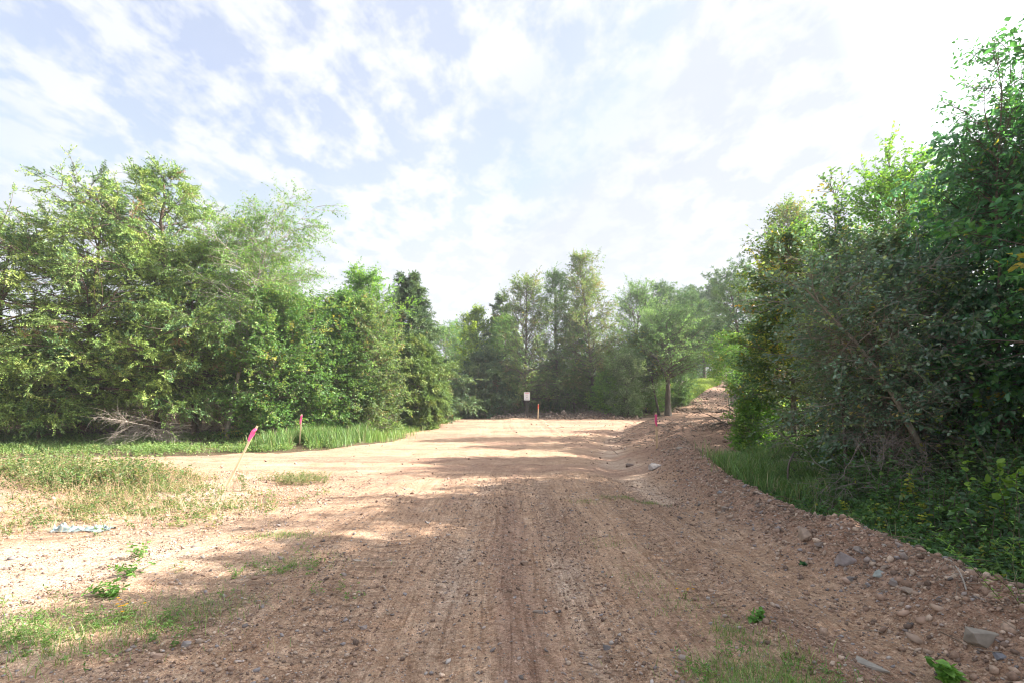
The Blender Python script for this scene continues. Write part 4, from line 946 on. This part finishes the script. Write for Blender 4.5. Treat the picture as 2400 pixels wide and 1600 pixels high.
# ------------------------------------------------------------------ stones, clods and litter
def pebble_proto():
    bm = bmesh.new(); bmesh.ops.create_icosphere(bm, subdivisions=1, radius=1.0)
    V = np.array([v.co[:] for v in bm.verts]); Tt = np.array([[v.index for v in f.verts] for f in bm.faces]); bm.free()
    return V, Tt
PV, PT = pebble_proto()
def pebbles(sp, xy, r, pal, rng, flat=.6, sink=.25):
    n = len(xy)
    z = H(xy[:, 0], xy[:, 1])
    sc = np.stack([rng.uniform(.75, 1.35, n), rng.uniform(.6, 1.0, n), rng.uniform(.4, .8, n) * flat / .6], -1) * r[:, None]
    a = rng.uniform(0, 6.283, n)
    V = PV[None] * (1 + rng.uniform(-.38, .34, (n, len(PV), 1)))
    V = V * sc[:, None, :]
    c, s = np.cos(a)[:, None], np.sin(a)[:, None]
    tl = rng.normal(0, .3, (n, 1))
    x = V[..., 0] * c - V[..., 1] * s; y = V[..., 0] * s + V[..., 1] * c; zz = V[..., 2] + x * tl
    W_ = np.stack([x + xy[:, :1], y + xy[:, 1:2], zz + (z + sc[:, 2] * (1 - 2 * sink))[:, None]], -1)
    Tt = (np.arange(n) * len(PV))[:, None, None] + PT[None]
    C = pick(pal, n, rng) * rng.normal(1, .15, (n, 1)).clip(.5, 1.5)
    sp.add(W_.reshape(-1, 3), None, Tt.reshape(-1, 3), np.repeat(C, len(PV), 0))
rng = np.random.default_rng(501)
PAL['stone'] = [((.36, .29, .26), 4), ((.29, .26, .26), 3), ((.44, .39, .36), 2), ((.38, .26, .20), 3), ((.18, .15, .14), 2)]
PAL['clod'] = [((.40, .285, .215), 4), ((.31, .205, .15), 4), ((.48, .365, .285), 3), ((.19, .13, .10), 3)]
def road_pts(n, ymax, p=1.7, xr=(-7.5, 3.4)):
    y = 2.2 + (ymax - 2.2) * rng.random(n) ** p
    x = rng.uniform(xr[0], xr[1], n)
    k = in_poly(x, y, CLEAR)
    return np.stack([x[k], y[k]], -1)
sp = Soup()
xy = road_pts(14000, 11, 1.4); pebbles(sp, xy, np.clip(rng.lognormal(math.log(.0065), .5, len(xy)), .003, .035), 'stone', rng)
t_ = rng.random(4200) ** 1.3; yb = 1.8 + 14.5 * t_
bx = np.interp(yb, [p[1] for p in BERM], [p[0] for p in BERM]) + rng.normal(-.25, .42, len(yb))
pebbles(sp, np.stack([bx, yb], -1), np.clip(rng.lognormal(math.log(.008), .6, len(yb)), .003, .04), 'stone', rng)
yb = 1.8 + 14.5 * rng.random(190) ** 1.1
bx = np.interp(yb, [p[1] for p in BERM], [p[0] for p in BERM]) + rng.normal(-.2, .3, len(yb))
pebbles(sp, np.stack([bx, yb], -1), np.clip(rng.lognormal(math.log(.024), .5, len(yb)), .012, .06), 'clod', rng, .5, .45)
stuff(sp, 'gravel', 'small grey and brown stones scattered over the road and berm', M_ROCK)
sp = Soup()
xy = road_pts(110000, 12, 1.25)
kk = 1.0
wb_ = xy[:, 0] + 0.25 * np.sin(xy[:, 1] / 4.2) + 0.12 * vnoise(xy[:, 0] * .3, xy[:, 1] * .45, 31)
dens = 1.5 * fbm(wb_ * 3.1, xy[:, 1] * .3, 15, 3) + .6 * fbm(xy[:, 0] * 1.1, xy[:, 1] * .6, 16, 2) + .05
xy = xy[rng.random(len(xy)) < np.clip(.35 + dens * 1.4, .08, 1)]
pebbles(sp, xy, np.clip(rng.lognormal(math.log(.006), .5, len(xy)), .0025, .03), 'clod', rng, .7)
xy = road_pts(5000, 34, .8, (-20, 9)); xy = xy[xy[:, 1] > 7]
xy = xy[rng.random(len(xy)) < np.clip(.2 + 1.5 * fbm(xy[:, 0] * .4, xy[:, 1] * .9, 77, 2), .03, 1)]
pebbles(sp, xy, np.clip(rng.lognormal(math.log(.016), .5, len(xy)), .006, .07), 'clod', rng, .7)
yb = 1.8 + 15 * rng.random(9000) ** 1.3
bx = np.interp(yb, [p[1] for p in BERM], [p[0] for p in BERM]) + rng.normal(-.15, .38, len(yb))
pebbles(sp, np.stack([bx, yb], -1), np.clip(rng.lognormal(math.log(.009), .6, len(yb)), .003, .04), 'clod', rng, .8)
xx = np.stack([rng.normal(8.6, 2.4, 3500), rng.normal(22.5, 3.2, 3500)], -1)
pebbles(sp, xx, np.clip(rng.lognormal(math.log(.018), .5, 3500), .006, .07), 'clod', rng, .8)
xx = np.stack([rng.uniform(-1.5, 9, 1500), rng.normal(37.2, .9, 1500)], -1)
pebbles(sp, xx, np.clip(rng.lognormal(math.log(.05), .5, 1500), .02, .2), 'clod', rng, .8)
ptx = np.array([ground_pt(rng.uniform(1560, 1705), rng.uniform(900, 968))[:2] for _ in range(1100)])
ptx = ptx[in_poly(ptx[:, 0], ptx[:, 1], [ground_pt(*p)[:2] for p in ((1545, 975), (1606, 944), (1634, 930), (1650, 917), (1672, 905), (1676, 897), (1697, 897), (1702, 912), (1700, 930), (1715, 945), (1722, 975))])]
pebbles(sp, ptx, np.clip(rng.lognormal(math.log(.05), .55, len(ptx)), .02, .2), 'clod', rng, .7)
stuff(sp, 'soil_clods', 'crumbly red-brown clods of soil on the road and berm', M_SOIL)

# straw and twig litter
sp = Soup()
xy = road_pts(2600, 12, 1.5, (-6, 3.6))
n = len(xy); a = rng.uniform(0, 6.283, n); l = rng.uniform(.03, .14, n)
z = H(xy[:, 0], xy[:, 1]) + .006
P0 = np.stack([xy[:, 0], xy[:, 1], z], -1)
D = np.stack([np.cos(a), np.sin(a), rng.uniform(-.02, .12, n)], -1)
S = shoots(P0, D, l, 4, -.1, .15, rng)
V, Q = tubes(S, np.full((n, 4), .0014), 3); sp.add(V, Q, None, (.33, .26, .19))
yb = 2.5 + 13 * rng.random(500); bx = np.interp(yb, [p[1] for p in BERM], [p[0] for p in BERM]) + rng.normal(0, .4, 500)
a = rng.uniform(0, 6.283, 500)
S = shoots(np.stack([bx, yb, H(bx, yb) + .012], -1), np.stack([np.cos(a), np.sin(a), rng.uniform(0, .3, 500)], -1), rng.uniform(.08, .45, 500), 6, -.2, .2, rng)
V, Q = tubes(S, np.linspace(.004, .0015, 6)[None].repeat(500, 0), 3); sp.add(V, Q, None, (.25, .19, .14))
xx = np.stack([rng.normal(9.2, 2.6, 500), rng.normal(23, 3.0, 500)], -1); a = rng.uniform(0, 6.283, 500)
S = shoots(np.stack([xx[:, 0], xx[:, 1], H(xx[:, 0], xx[:, 1]) + .03], -1), np.stack([np.cos(a), np.sin(a), rng.uniform(0, .35, 500)], -1), rng.uniform(.3, 1.2, 500), 6, -.2, .2, rng)
V, Q = tubes(S, np.linspace(.012, .004, 6)[None].repeat(500, 0), 3); sp.add(V, Q, None, (.2, .16, .13))
xx = np.stack([rng.uniform(-1.5, 8.5, 380), rng.normal(38.0, .8, 380)], -1); a = rng.uniform(0, 6.283, 380)
S = shoots(np.stack([xx[:, 0], xx[:, 1], H(xx[:, 0], xx[:, 1]) + .05], -1), np.stack([np.cos(a), np.sin(a), rng.uniform(0, .5, 380)], -1), rng.uniform(.4, 1.8, 380), 6, -.3, .2, rng)
V, Q = tubes(S, np.linspace(.022, .006, 6)[None].repeat(380, 0), 4); sp.add(V, Q, None, (.22, .17, .14))
stuff(sp, 'litter', 'twigs, straw and broken roots strewn over the bare soil', M_DEAD)

# individual rocks
def rock(label, pxx, pyy, sx, sy, sz, seed, col=(.36, .29, .25), rz=0, rx=0, group=None):
    sx *= .8; sy *= .8; sz *= .85; col = tuple(c * .8 for c in col)
    x, y, z = ground_pt(pxx, pyy)
    rn = random.Random(seed)
    bm = bmesh.new()
    for i in range(13):
        v = Vector((rn.gauss(0, 1), rn.gauss(0, 1), rn.gauss(0, 1))).normalized()
        p = [max(-.78, min(.78, c * 1.25)) for c in v]
        bm.verts.new((p[0] * sx / 1.5, p[1] * sy / 1.5, p[2] * sz / 1.5))
    bmesh.ops.convex_hull(bm, input=bm.verts)
    bmesh.ops.delete(bm, geom=[v for v in bm.verts if not v.link_faces], context='VERTS')
    bmesh.ops.bevel(bm, geom=list(bm.edges), offset=min(sx, sz) * .05, segments=1, affect='EDGES', clamp_overlap=True)
    bmesh.ops.triangulate(bm, faces=bm.faces)
    bmesh.ops.subdivide_edges(bm, edges=bm.edges, cuts=1)
    for v in bm.verts:
        v.co += v.co.normalized() * mnoise.noise(v.co * 9 / max(sx, .05) * .3 + Vector((seed, 0, 0))) * sz * .05
    me = bpy.data.meshes.new('rock'); bm.to_mesh(me); bm.free()
    a = me.attributes.new('tint', 'FLOAT_COLOR', 'POINT')
    for i in range(len(me.vertices)): a.data[i].color = (*col, 1)
    me.materials.append(M_ROCK)
    o = bpy.data.objects.new('rock', me); COL.objects.link(o)
    o.location = (x, y, z + sz * .10); o.rotation_euler = (rx, .1, rz)
    return tag(o, label, 'rock', group)
RK = 'rocks along the berm'
rock('largest angular rock standing at the foot of the berm below the ground cover', 1882, 1262, .24, .2, .2, 1, (.40, .29, .22), .4, .2, RK)
rock('squarish grey-mauve rock on the berm beside the shaded ground cover', 1985, 1316, .19, .16, .17, 2, (.38, .32, .31), .1, .1, RK)
rock('thin rock wedged just behind the squarish grey-mauve one', 2014, 1290, .16, .12, .06, 3, (.35, .29, .26), .9, .5, RK)
rock('flat pale blue-grey slab lying on the berm', 2060, 1345, .24, .13, .04, 4, (.40, .44, .42), .1, .25, RK)
rock('brown stone tucked behind the pale flat slab', 2078, 1333, .1, .07, .05, 5, (.33, .25, .2), .3, 0, RK)
rock('dark flat stone left of the pale flat slab', 1997, 1358, .1, .06, .05, 6, (.27, .24, .23), .3, 0, RK)
rock('grey stone right of the pale flat slab, pointing up', 2097, 1370, .09, .08, .08, 7, (.36, .31, .29), .7, .3, RK)
rock('light brown broken slab, lowest of the cluster by the pale slab', 2130, 1388, .15, .11, .05, 8, (.44, .34, .28), .3, .3, RK)
rock('rounded grey-brown boulder in the lower right corner', 2310, 1503, .25, .15, .12, 9, (.38, .33, .28), -.5, .1, RK)
rock('long pale slab near the bottom edge right of the road', 2045, 1567, .22, .1, .05, 10, (.42, .38, .33), -.7, .2, RK)
rock('dark bluish stone below the rounded grey-brown boulder', 2345, 1545, .09, .07, .05, 11, (.24, .24, .27), .2, 0, RK)
rock('small brown rock under the dirt lip at the top of the berm', 1925, 1280, .17, .1, .06, 12, (.25, .19, .16), .1, 0, RK)
rock('whitish rock poking from the soil in front of the right stake', 1537, 1096, .42, .25, .22, 13, (.52, .46, .43), .5, .2, RK)
rock('dark reddish rock at the lower left of the stake mound', 1475, 1092, .28, .16, .15, 14, (.24, .17, .14), .2, 0, RK)
rock('pale stone at the crest of the stake mound', 1592, 1052, .26, .15, .12, 15, (.5, .43, .37), .6, .3, RK)
rock('small grey stone high on the berm', 1687, 1155, .10, .07, .07, 16, (.38, .38, .40), .1, .6, RK)
rock('flat tan stone on the berm below the small grey one', 1700, 1193, .17, .1, .06, 17, (.42, .34, .28), .1, .1, RK)
RR = 'loose stones on the road'
rock('largest loose stone in the middle of the road', 1229, 1324, .1, .075, .07, 21, (.38, .27, .2), .2, 0, RR)
rock('flat wedge-shaped stone on the dark wheel track', 1260, 1433, .1, .05, .035, 22, (.30, .24, .2), 0, .2, RR)
rock('brown stone above the largest loose stone on the road', 1225, 1295, .07, .05, .05, 23, (.36, .24, .17), .4, 0, RR)
rock('greyish stone at the left part of the shaded road', 850, 1475, .07, .05, .045, 24, (.34, .28, .26), .4, 0, RR)
rock('pinkish block lying on the left of the road', 370, 1543, .065, .05, .045, 25, (.46, .31, .23), .7, 0, RR)
rock('grey block near the left edge of the shade', 436, 1512, .07, .055, .05, 26, (.35, .3, .29), .7, 0, RR)
rock('pale chip lying in the road left of the wheel track', 838, 1313, .12, .06, .03, 27, (.45, .37, .31), .1, 0, RR)
rock('dark grey stone near the bottom of the right wheel track', 1422, 1523, .075, .055, .05, 28, (.22, .2, .2), .3, 0, RR)

# ------------------------------------------------------------------ stakes and sign
def simple_mat(name, col, rough=.7, nscale=30, amt=.2, trans=0.0):
    m, nd, ln, out = base_mat(name)
    t = nd.new('ShaderNodeTexCoord'); mp = nd.new('ShaderNodeMapping'); mp.inputs['Scale'].default_value = (1, 1, .15)
    ln.new(t.outputs['Object'], mp.inputs[0])
    n = nd.new('ShaderNodeTexNoise'); n.inputs['Scale'].default_value = nscale; n.inputs['Detail'].default_value = 5
    ln.new(mp.outputs[0], n.inputs['Vector'])
    lo = tuple(c * (1 - amt) for c in col); hi = tuple(min(1, c * (1 + amt * .5)) for c in col)
    b = nd.new('ShaderNodeBsdfPrincipled'); b.inputs['Roughness'].default_value = rough
    ln.new(ramp(nd, ln, n.outputs[0], [(.3, lo), (.7, hi)]), b.inputs['Base Color'])
    if trans:
        tr = nd.new('ShaderNodeBsdfTranslucent'); tr.inputs[0].default_value = (*col, 1)
        mx = nd.new('ShaderNodeMixShader'); mx.inputs[0].default_value = trans
        ln.new(b.outputs[0], mx.inputs[1]); ln.new(tr.outputs[0], mx.inputs[2]); ln.new(mx.outputs[0], out.inputs[0])
    else: ln.new(b.outputs[0], out.inputs[0])
    return m
M_LATH = simple_mat('lath_wood', (.66, .49, .31), .8, 25, .25)
M_PINK = simple_mat('pink_flagging', (.95, .16, .40), .5, 12, .15, .35)
M_RED = simple_mat('orange_red_flagging', (.75, .14, .08), .5, 12, .15, .3)
M_WHITE = simple_mat('white_sign_panel', (.84, .84, .88), .5, 6, .06)
M_RLET = simple_mat('red_lettering', (.70, .12, .14), .6, 12, .1)
M_BLET = simple_mat('grey_lettering', (.10, .10, .13), .6, 12, .1)
M_POST = simple_mat('dark_post', (.07, .06, .055), .85, 12, .3)

def box(bm, cx, cy, cz, sx, sy, sz, mat=None):
    r = bmesh.ops.create_cube(bm, size=1.0)
    for v in r['verts']: v.co = Vector((v.co.x * sx + cx, v.co.y * sy + cy, v.co.z * sz + cz))
    return r['verts']
def bm_obj(bm, name, mat, parent=None):
    me = bpy.data.meshes.new(name); bm.to_mesh(me); bm.free(); me.materials.append(mat)
    return link(bpy.data.objects.new(name, me), parent)
def stake(label, base, top, d_top, w, rmat, rib_len, seed, tails=3, d=None):
    """base, top: photo pixels; d_top: depth of the top relative to the base"""
    x, y, z = ground_pt(*base) if d is None else (GX(base[0], d), d, EYE - (base[1] - HORIZON) / F * d)
    y2 = y + d_top
    tpt = Vector((GX(top[0], y2), y2, EYE - (top[1] - HORIZON) / F * y2))
    b = Vector((x, y, z))
    ax = tpt - b; Ln = ax.length
    root = empty('survey_stake', b, label, 'survey stake', 'wooden survey stakes with coloured ribbon')
    az_ = ax.normalized(); ax_ = (Vector((1, .25, 0)) - az_ * az_.dot(Vector((1, .25, 0)))).normalized(); ay_ = az_.cross(ax_)
    root.rotation_mode = 'QUATERNION'; root.rotation_quaternion = Matrix((ax_, ay_, az_)).transposed().to_quaternion()
    bm = bmesh.new()
    vs = box(bm, 0, 0, Ln / 2 - .06, w, .012, Ln + .12)
    bmesh.ops.bevel(bm, geom=list(bm.edges), offset=.002, segments=1, affect='EDGES')
    bmesh.ops.subdivide_edges(bm, edges=[e for e in bm.edges if e.calc_length() > .5], cuts=6)
    for v in bm.verts:
        v.co.x += .004 * mnoise.noise(Vector((0, seed, v.co.z * 2))); v.co.y += .004 * mnoise.noise(Vector((seed, 3, v.co.z * 2)))
    bm_obj(bm, 'post', M_LATH, root)
    rn = random.Random(seed)
    bm = bmesh.new()
    # wrapped knot and hanging tails
    zt = Ln - .03
    k = box(bm, 0, 0, zt - .05, w * 1.25, .024, .05)
    for i in range(tails):
        n = 9; pts = []
        ox = (i - (tails - 1) / 2) * .012 - .006; oy = -.014 - i * .004
        ph = rn.uniform(0, 6)
        l = rib_len * rn.uniform(.75, 1.05)
        for j in range(n):
            t = j / (n - 1)
            hw = .018 + .014 * math.sin(t * math.pi)
            cx = ox + .012 * math.sin(ph + t * 5) - .02 * t * (i - .5); cyy = oy - .012 * math.sin(ph * 2 + t * 4) - .01 * t
            zz = zt - .04 - l * t + .03 * math.sin(t * 3)
            pts.append((bm.verts.new((cx - hw, cyy + .004 * math.sin(t * 9 + ph), zz)), bm.verts.new((cx + hw, cyy - .006 * math.sin(t * 7), zz))))
        for a, c in zip(pts[:-1], pts[1:]): bm.faces.new((a[0], a[1], c[1], c[0]))
    o = bm_obj(bm, 'ribbon', rmat, root)
    for p in o.data.polygons: p.use_smooth = True
    return root
stake('leaning wooden stake with bright pink ribbon by the weed island', (531, 1140), (603, 997), .25, .038, M_PINK, .26, 1, 3)
stake('upright stake with faded pink ribbon in front of the tall left grass', (702, 1040), (707, 969), .0, .05, M_PINK, .30, 2, 3)
stake('pink-topped stake standing on the soil mound at right', (1540, 1049), (1537, 966), .0, .068, M_PINK, .38, 3, 3)
stake('short stake with orange-red ribbon near the white sign', (1261, 982), (1262, 945), .0, .075, M_RED, .34, 4, 3)

def sign():
    d = 36.3; x = GX(1235, d)
    s = d / F
    zt = EYE - (918 - HORIZON) * s; zb = EYE - (937 - HORIZON) * s
    zg = hz_at(x, d)
    root = empty('notice_sign', (x, d, zg), 'small white notice sheet with red heading posted before the dark cedar', 'sign')
    bm = bmesh.new(); box(bm, 0, .04, (zt - zg) / 2, .09, .05, zt - zg + .3); bm_obj(bm, 'post', M_POST, root)
    W_ = 13.6 * s; Hh = zt - zb
    bm = bmesh.new(); box(bm, 0, 0, (zt + zb) / 2 - zg, W_, .012, Hh)
    bmesh.ops.bevel(bm, geom=list(bm.edges), offset=.003, segments=1, affect='EDGES')
    bm_obj(bm, 'panel', M_WHITE, root)
    rn = random.Random(4)
    def line(zrel, wrel, h, mat, nm, gaps):
        bm = bmesh.new(); x0 = -wrel * W_ / 2; x1 = wrel * W_ / 2; cx = x0
        zc_ = zt - zg - Hh * zrel
        while cx < x1 - .005:
            w = min(rn.uniform(.012, .03) * gaps, x1 - cx)
            box(bm, cx + w / 2, -.0075, zc_ + rn.uniform(-.002, .002), w, .003, h * rn.uniform(.75, 1)); cx += w + .008
        bm_obj(bm, nm, mat, root)
    line(.10, .70, .05, M_RLET, 'heading', 1.6)
    line(.21, .42, .016, M_RLET, 'heading', 1)
    line(.44, .5, .028, M_BLET, 'lettering', 1)
    line(.63, .30, .026, M_BLET, 'lettering', 1)
    line(.82, .72, .016, M_BLET, 'lettering', 1)
    line(.87, .70, .014, M_BLET, 'lettering', 1)
sign()

# ------------------------------------------------------------------ dead wood, plants, rag
def dead_wood(name, label, cat, starts, seed, col, sub=(7, 6), r=.02, K=9, grav=-.3, jit=.14, lens=(.3, .9), group=None):
    """starts: list of (x, y, z, dx, dy, dz, length)"""
    rng = np.random.default_rng(seed)
    A = np.array(starts, float)
    o0 = A[0, :3].copy()
    P = shoots(A[:, :3], A[:, 3:6], A[:, 6], K, grav, jit, rng)
    rr = (r * A[:, 6] / A[:, 6].max())[:, None] * np.linspace(1, .22, K)[None]
    s = Soup(); V, Q = tubes(P, rr, 6); s.add(V, Q, None, col)
    cur = P
    for lv, m in enumerate(sub):
        f = rng.uniform(.15, 1, (len(cur), m)); B, Tg = along(cur, f)
        D = perp_mix(Tg, rng.uniform(.35, .95, f.shape), rng).reshape(-1, 3)
        ln_ = rng.uniform(lens[0], lens[1], f.size) * (.62 ** lv)
        cur = shoots(B.reshape(-1, 3), D, ln_, 6, grav * .6, jit, rng)
        V, Q = tubes(cur, np.linspace(1, .35, 6)[None].repeat(len(cur), 0) * (r * .38 * .5 ** lv), 3 + (lv == 0)); s.add(V, Q, None, col)
    V = np.concatenate(s.V)
    # keep everything above the ground
    V[:, 2] = np.maximum(V[:, 2], H(V[:, 0], V[:, 1], True) + .004)
    s.V = [V]; cc = np.concatenate(s.C); s.C = [cc]
    o = s.build(name, M_DEAD, None, True, origin=o0)
    o.location = tuple(o0)
    return tag(o, label, cat, group)
x, y, z = ground_pt(365, 1040)
rg = np.random.default_rng(9)
st = []
for i in range(12):
    a = rg.uniform(2.2, 4.0) if i < 7 else rg.uniform(-.6, 1.2)
    st.append((x + .3 + rg.normal(0, .4), y - .3 + rg.normal(0, .35), z + rg.uniform(.15, .85), math.cos(a), .3 * math.sin(a) - .25, rg.uniform(-.1, .35), rg.uniform(.6, 1.5)))
dead_wood('brush_pile', 'heap of bleached bare branches in front of the left cedars', 'brush pile', st, 61, (.33, .28, .24), (9, 6), .018, 9, -.55, .13, (.35, 1.0))
x, y, z = ground_pt(860, 985)
dead_wood('dead_shrub', 'bare grey dead shrub in front of the olive oak', 'dead shrub', [(x, y + .6, z, .05, 0, 1, 2.6), (x - .1, y + .6, z + .9, -.55, -.1, 1, 2.2), (x, y + .6, z + 1.2, .45, -.1, 1, 2.2), (x - .1, y + .6, z + 1.3, -.85, 0, .8, 1.7), (x, y + .6, z + 1.5, .1, -.3, 1, 2.2)],
          62, (.36, .31, .28), (9, 6), .035, 9, .1, .08, (.5, 1.3))
x, y, z = ground_pt(1860, 1150)
dead_wood('fallen_branch', 'dark arched dead branch lying over the right ground cover', 'fallen branch', [(x - .25, y - .3, z + .02, .15, .25, .9, 1.9)], 63, (.13, .10, .085), (4, 3), .022, 12, -1.9, .07, (.2, .6))
x, y, z = ground_pt(2105, 1190)
st = [(x + rg.normal(0, .3), y + .7 + rg.normal(0, .3), z + rg.uniform(.1, .6), rg.normal(0, .6), rg.normal(0, .4) - .2, rg.uniform(-.2, 1), rg.uniform(.5, 1.2)) for i in range(16)]
dead_wood('dead_brush', 'tangle of thin grey dead twigs under the leaning elm', 'dead brush', st, 64, (.30, .25, .23), (8, 6), .008, 8, -.5, .2, (.2, .7))
x, y, z = ground_pt(1725, 1003)
dead_wood('root_wad', 'dark torn roots and sticks in a hollow of the right soil heap', 'uprooted roots', [(x + rg.normal(0, .5), y + rg.normal(0, .4), z + .2, rg.normal(-.5, .6), rg.normal(0, .3), rg.uniform(-.1, .6), rg.uniform(.5, 1.5)) for i in range(12)],
          65, (.11, .085, .07), (6, 4), .03, 8, -.6, .2, (.2, .7))
x, y, z = ground_pt(1215, 972)
dead_wood('root_wad', 'pale broken sticks and reddish roots piled below the white sign', 'uprooted roots', [(x + rg.normal(0, .8), y + rg.normal(.3, .3), z + .1, rg.normal(0, .8), rg.normal(0, .3), rg.uniform(0, .9), rg.uniform(.6, 1.6)) for i in range(14)],
          66, (.34, .24, .19), (5, 4), .03, 8, -.6, .2, (.2, .7))
x, y, z = ground_pt(2290, 1430)
dead_wood('dead_twig', 'curved pale dead twig at the edge of the dark ground cover', 'dead twig', [(x + .15, y + .25, z + .02, .1, .2, .8, .5)], 67, (.42, .38, .34), (4, 2), .006, 9, -2.2, .1, (.1, .3))

def plant(name, label, cat, pxx, pyy, h, n_st, n_lf, L, W, pal, seed, spread=.8, shape='leaf', group=None, flowers=0, d=None):
    x, y, z = ground_pt(pxx, pyy)
    rng = np.random.default_rng(seed)
    root = empty(name, (x, y, z), label, cat, group)
    f, s = Soup(), Soup()
    herbs(f, s, np.array([[x, y]]), np.array([h]), n_st, n_lf, L, W, pal, rng, spread=spread, shape=shape, sw=.0025, r=h * .12)
    f.build('leaves', M_LEAF, root, origin=(x, y, z)); s.build('stem', M_DEAD, root, origin=(x, y, z))
    if flowers:
        n = flowers
        P = np.stack([x + rng.normal(0, h * .5, n), y + rng.normal(0, h * .4, n), z + h * rng.uniform(.5, 1.0, n)], -1)
        a = np.arange(6) * 1.0472
        D = np.stack([np.cos(a), np.sin(a), np.full(6, .15)], -1)
        for j in range(n):
            q = Soup()
            leaves(q, np.tile(P[j], (6, 1)), D, np.tile(np.array([0, 0, 1.0]), (6, 1)), .014, .014, np.tile(np.array([.75, .42, .02]), (6, 1)), 'diamond')
            o = q.build('flower', M_LEAF, root, origin=P[j]); o.location = tuple(P[j] - np.array([x, y, z]))
    return root
PAL['fresh'] = [((.10, .22, .045), 5), ((.14, .27, .055), 3), ((.08, .17, .04), 3)]
plant('seedling', 'bushy green seedling at the edge of the shade, lowest of the three on the left', 'seedling', 262, 1398, .2, 12, 14, .05, .02, 'fresh', 1, 1.3)
plant('seedling', 'leafy seedling with spreading stems, middle of the three on the left', 'seedling', 308, 1345, .2, 9, 12, .05, .018, 'fresh', 2, 1.3)
plant('seedling', 'small seedling nearest the weed island', 'seedling', 330, 1305, .2, 7, 10, .055, .02, 'fresh', 3, 1.3)
plant('seedling', 'thin seedling with sparse leaves on pale sand at far left', 'seedling', 145, 1415, .2, 3, 8, .035, .014, 'weed', 4, .6)
plant('yellow_wildflower', 'small yellow wildflowers in the grass at lower left', 'wildflower', 290, 1450, .14, 16, 8, .025, .008, 'grass', 5, 1.2, flowers=9)
plant('yellow_wildflower', 'little yellow wildflower right of the wheel tracks', 'wildflower', 1605, 1405, .09, 6, 5, .02, .006, 'grass', 6, .8, flowers=4)
plant('seedling', 'creeping green plant on the road right of the wheel tracks', 'seedling', 1780, 1455, .08, 8, 9, .045, .028, 'fresh', 7, 2.2)
plant('seedling', 'tiny dark green plant on the berm slope below the largest rock', 'seedling', 1885, 1322, .05, 6, 8, .04, .025, 'deep', 8, 2.0)
plant('seedling', 'lobed-leaf green plant cut by the bottom edge at right', 'seedling', 2215, 1597, .10, 8, 8, .075, .05, 'fresh', 9, 1.5)
plant('weed_plant', 'upright feathery weed at the base of the leaning stake', 'weed', 575, 1150, .42, 12, 16, .045, .01, 'weed', 10, .5)
plant('vine', 'vine with broad yellow-lit leaves hanging over the right brush', 'vine', 2330, 1240, 1.0, 9, 12, .11, .09, [((.16, .26, .04), 4), ((.10, .20, .04), 4), ((.28, .30, .04), 2)], 11, .6)
plant('vine', 'broad heart-shaped leaves climbing beside the elm trunk', 'vine', 2290, 1150, 1.9, 8, 20, .12, .10, 'fresh', 12, .45)
plant('goldenrod', 'feathery goldenrod stems arching in from the right edge', 'goldenrod', 2440, 1430, .95, 14, 60, .05, .008, 'fresh', 13, 1.0, shape='blade')

def rag():
    x, y, z = ground_pt(185, 1243)
    rng = np.random.default_rng(5)
    nx, ny = 60, 16
    u, v = np.meshgrid(np.linspace(0, 1, nx), np.linspace(0, 1, ny))
    X = x - .3 + u * .72 + .03 * np.sin(v * 6); Y = y - .12 + v * .22 + .06 * fbm(u * 4, v * 2, 7, 2)
    Zr = np.abs(fbm(u * 7, v * 4, 3, 3)) * .13 + .07 * np.exp(-((u - .12) / .1) ** 2) * v + .012
    V = np.stack([X, Y, H(X, Y) + Zr * np.sin(v * math.pi * .9 + .3)], -1).reshape(-1, 3)
    i = np.arange(ny - 1)[:, None] * nx + np.arange(nx - 1)[None]
    Q = np.stack([i, i + 1, i + nx + 1, i + nx], -1).reshape(-1, 4)
    m = simple_mat('pale_plastic', (.30, .38, .38), .4, 14, .7)
    o = mesh_np('plastic_sheet', V - np.array([x, y, z]), Q, None, m, None, True)
    o.location = (x, y, z)
    tag(o, 'crumpled pale blue-green plastic sheet half buried beside the weeds', 'plastic sheet')
rag()

# ------------------------------------------------------------------ air
def haze():
    bm = bmesh.new(); box(bm, 0, 48, 6.5, 110, 116, 17)
    m, nd, ln, out = base_mat('thin_haze')
    v = nd.new('ShaderNodeVolumePrincipled'); v.inputs['Color'].default_value = (.92, .95, 1, 1)
    v.inputs['Density'].default_value = .0010; v.inputs['Anisotropy'].default_value = .35
    ln.new(v.outputs[0], out.inputs['Volume'])
    tag(bm_obj(bm, 'haze', m), 'thin bright afternoon haze between the trees', None, None, 'stuff')
haze()
scene.cycles.volume_bounces = 0
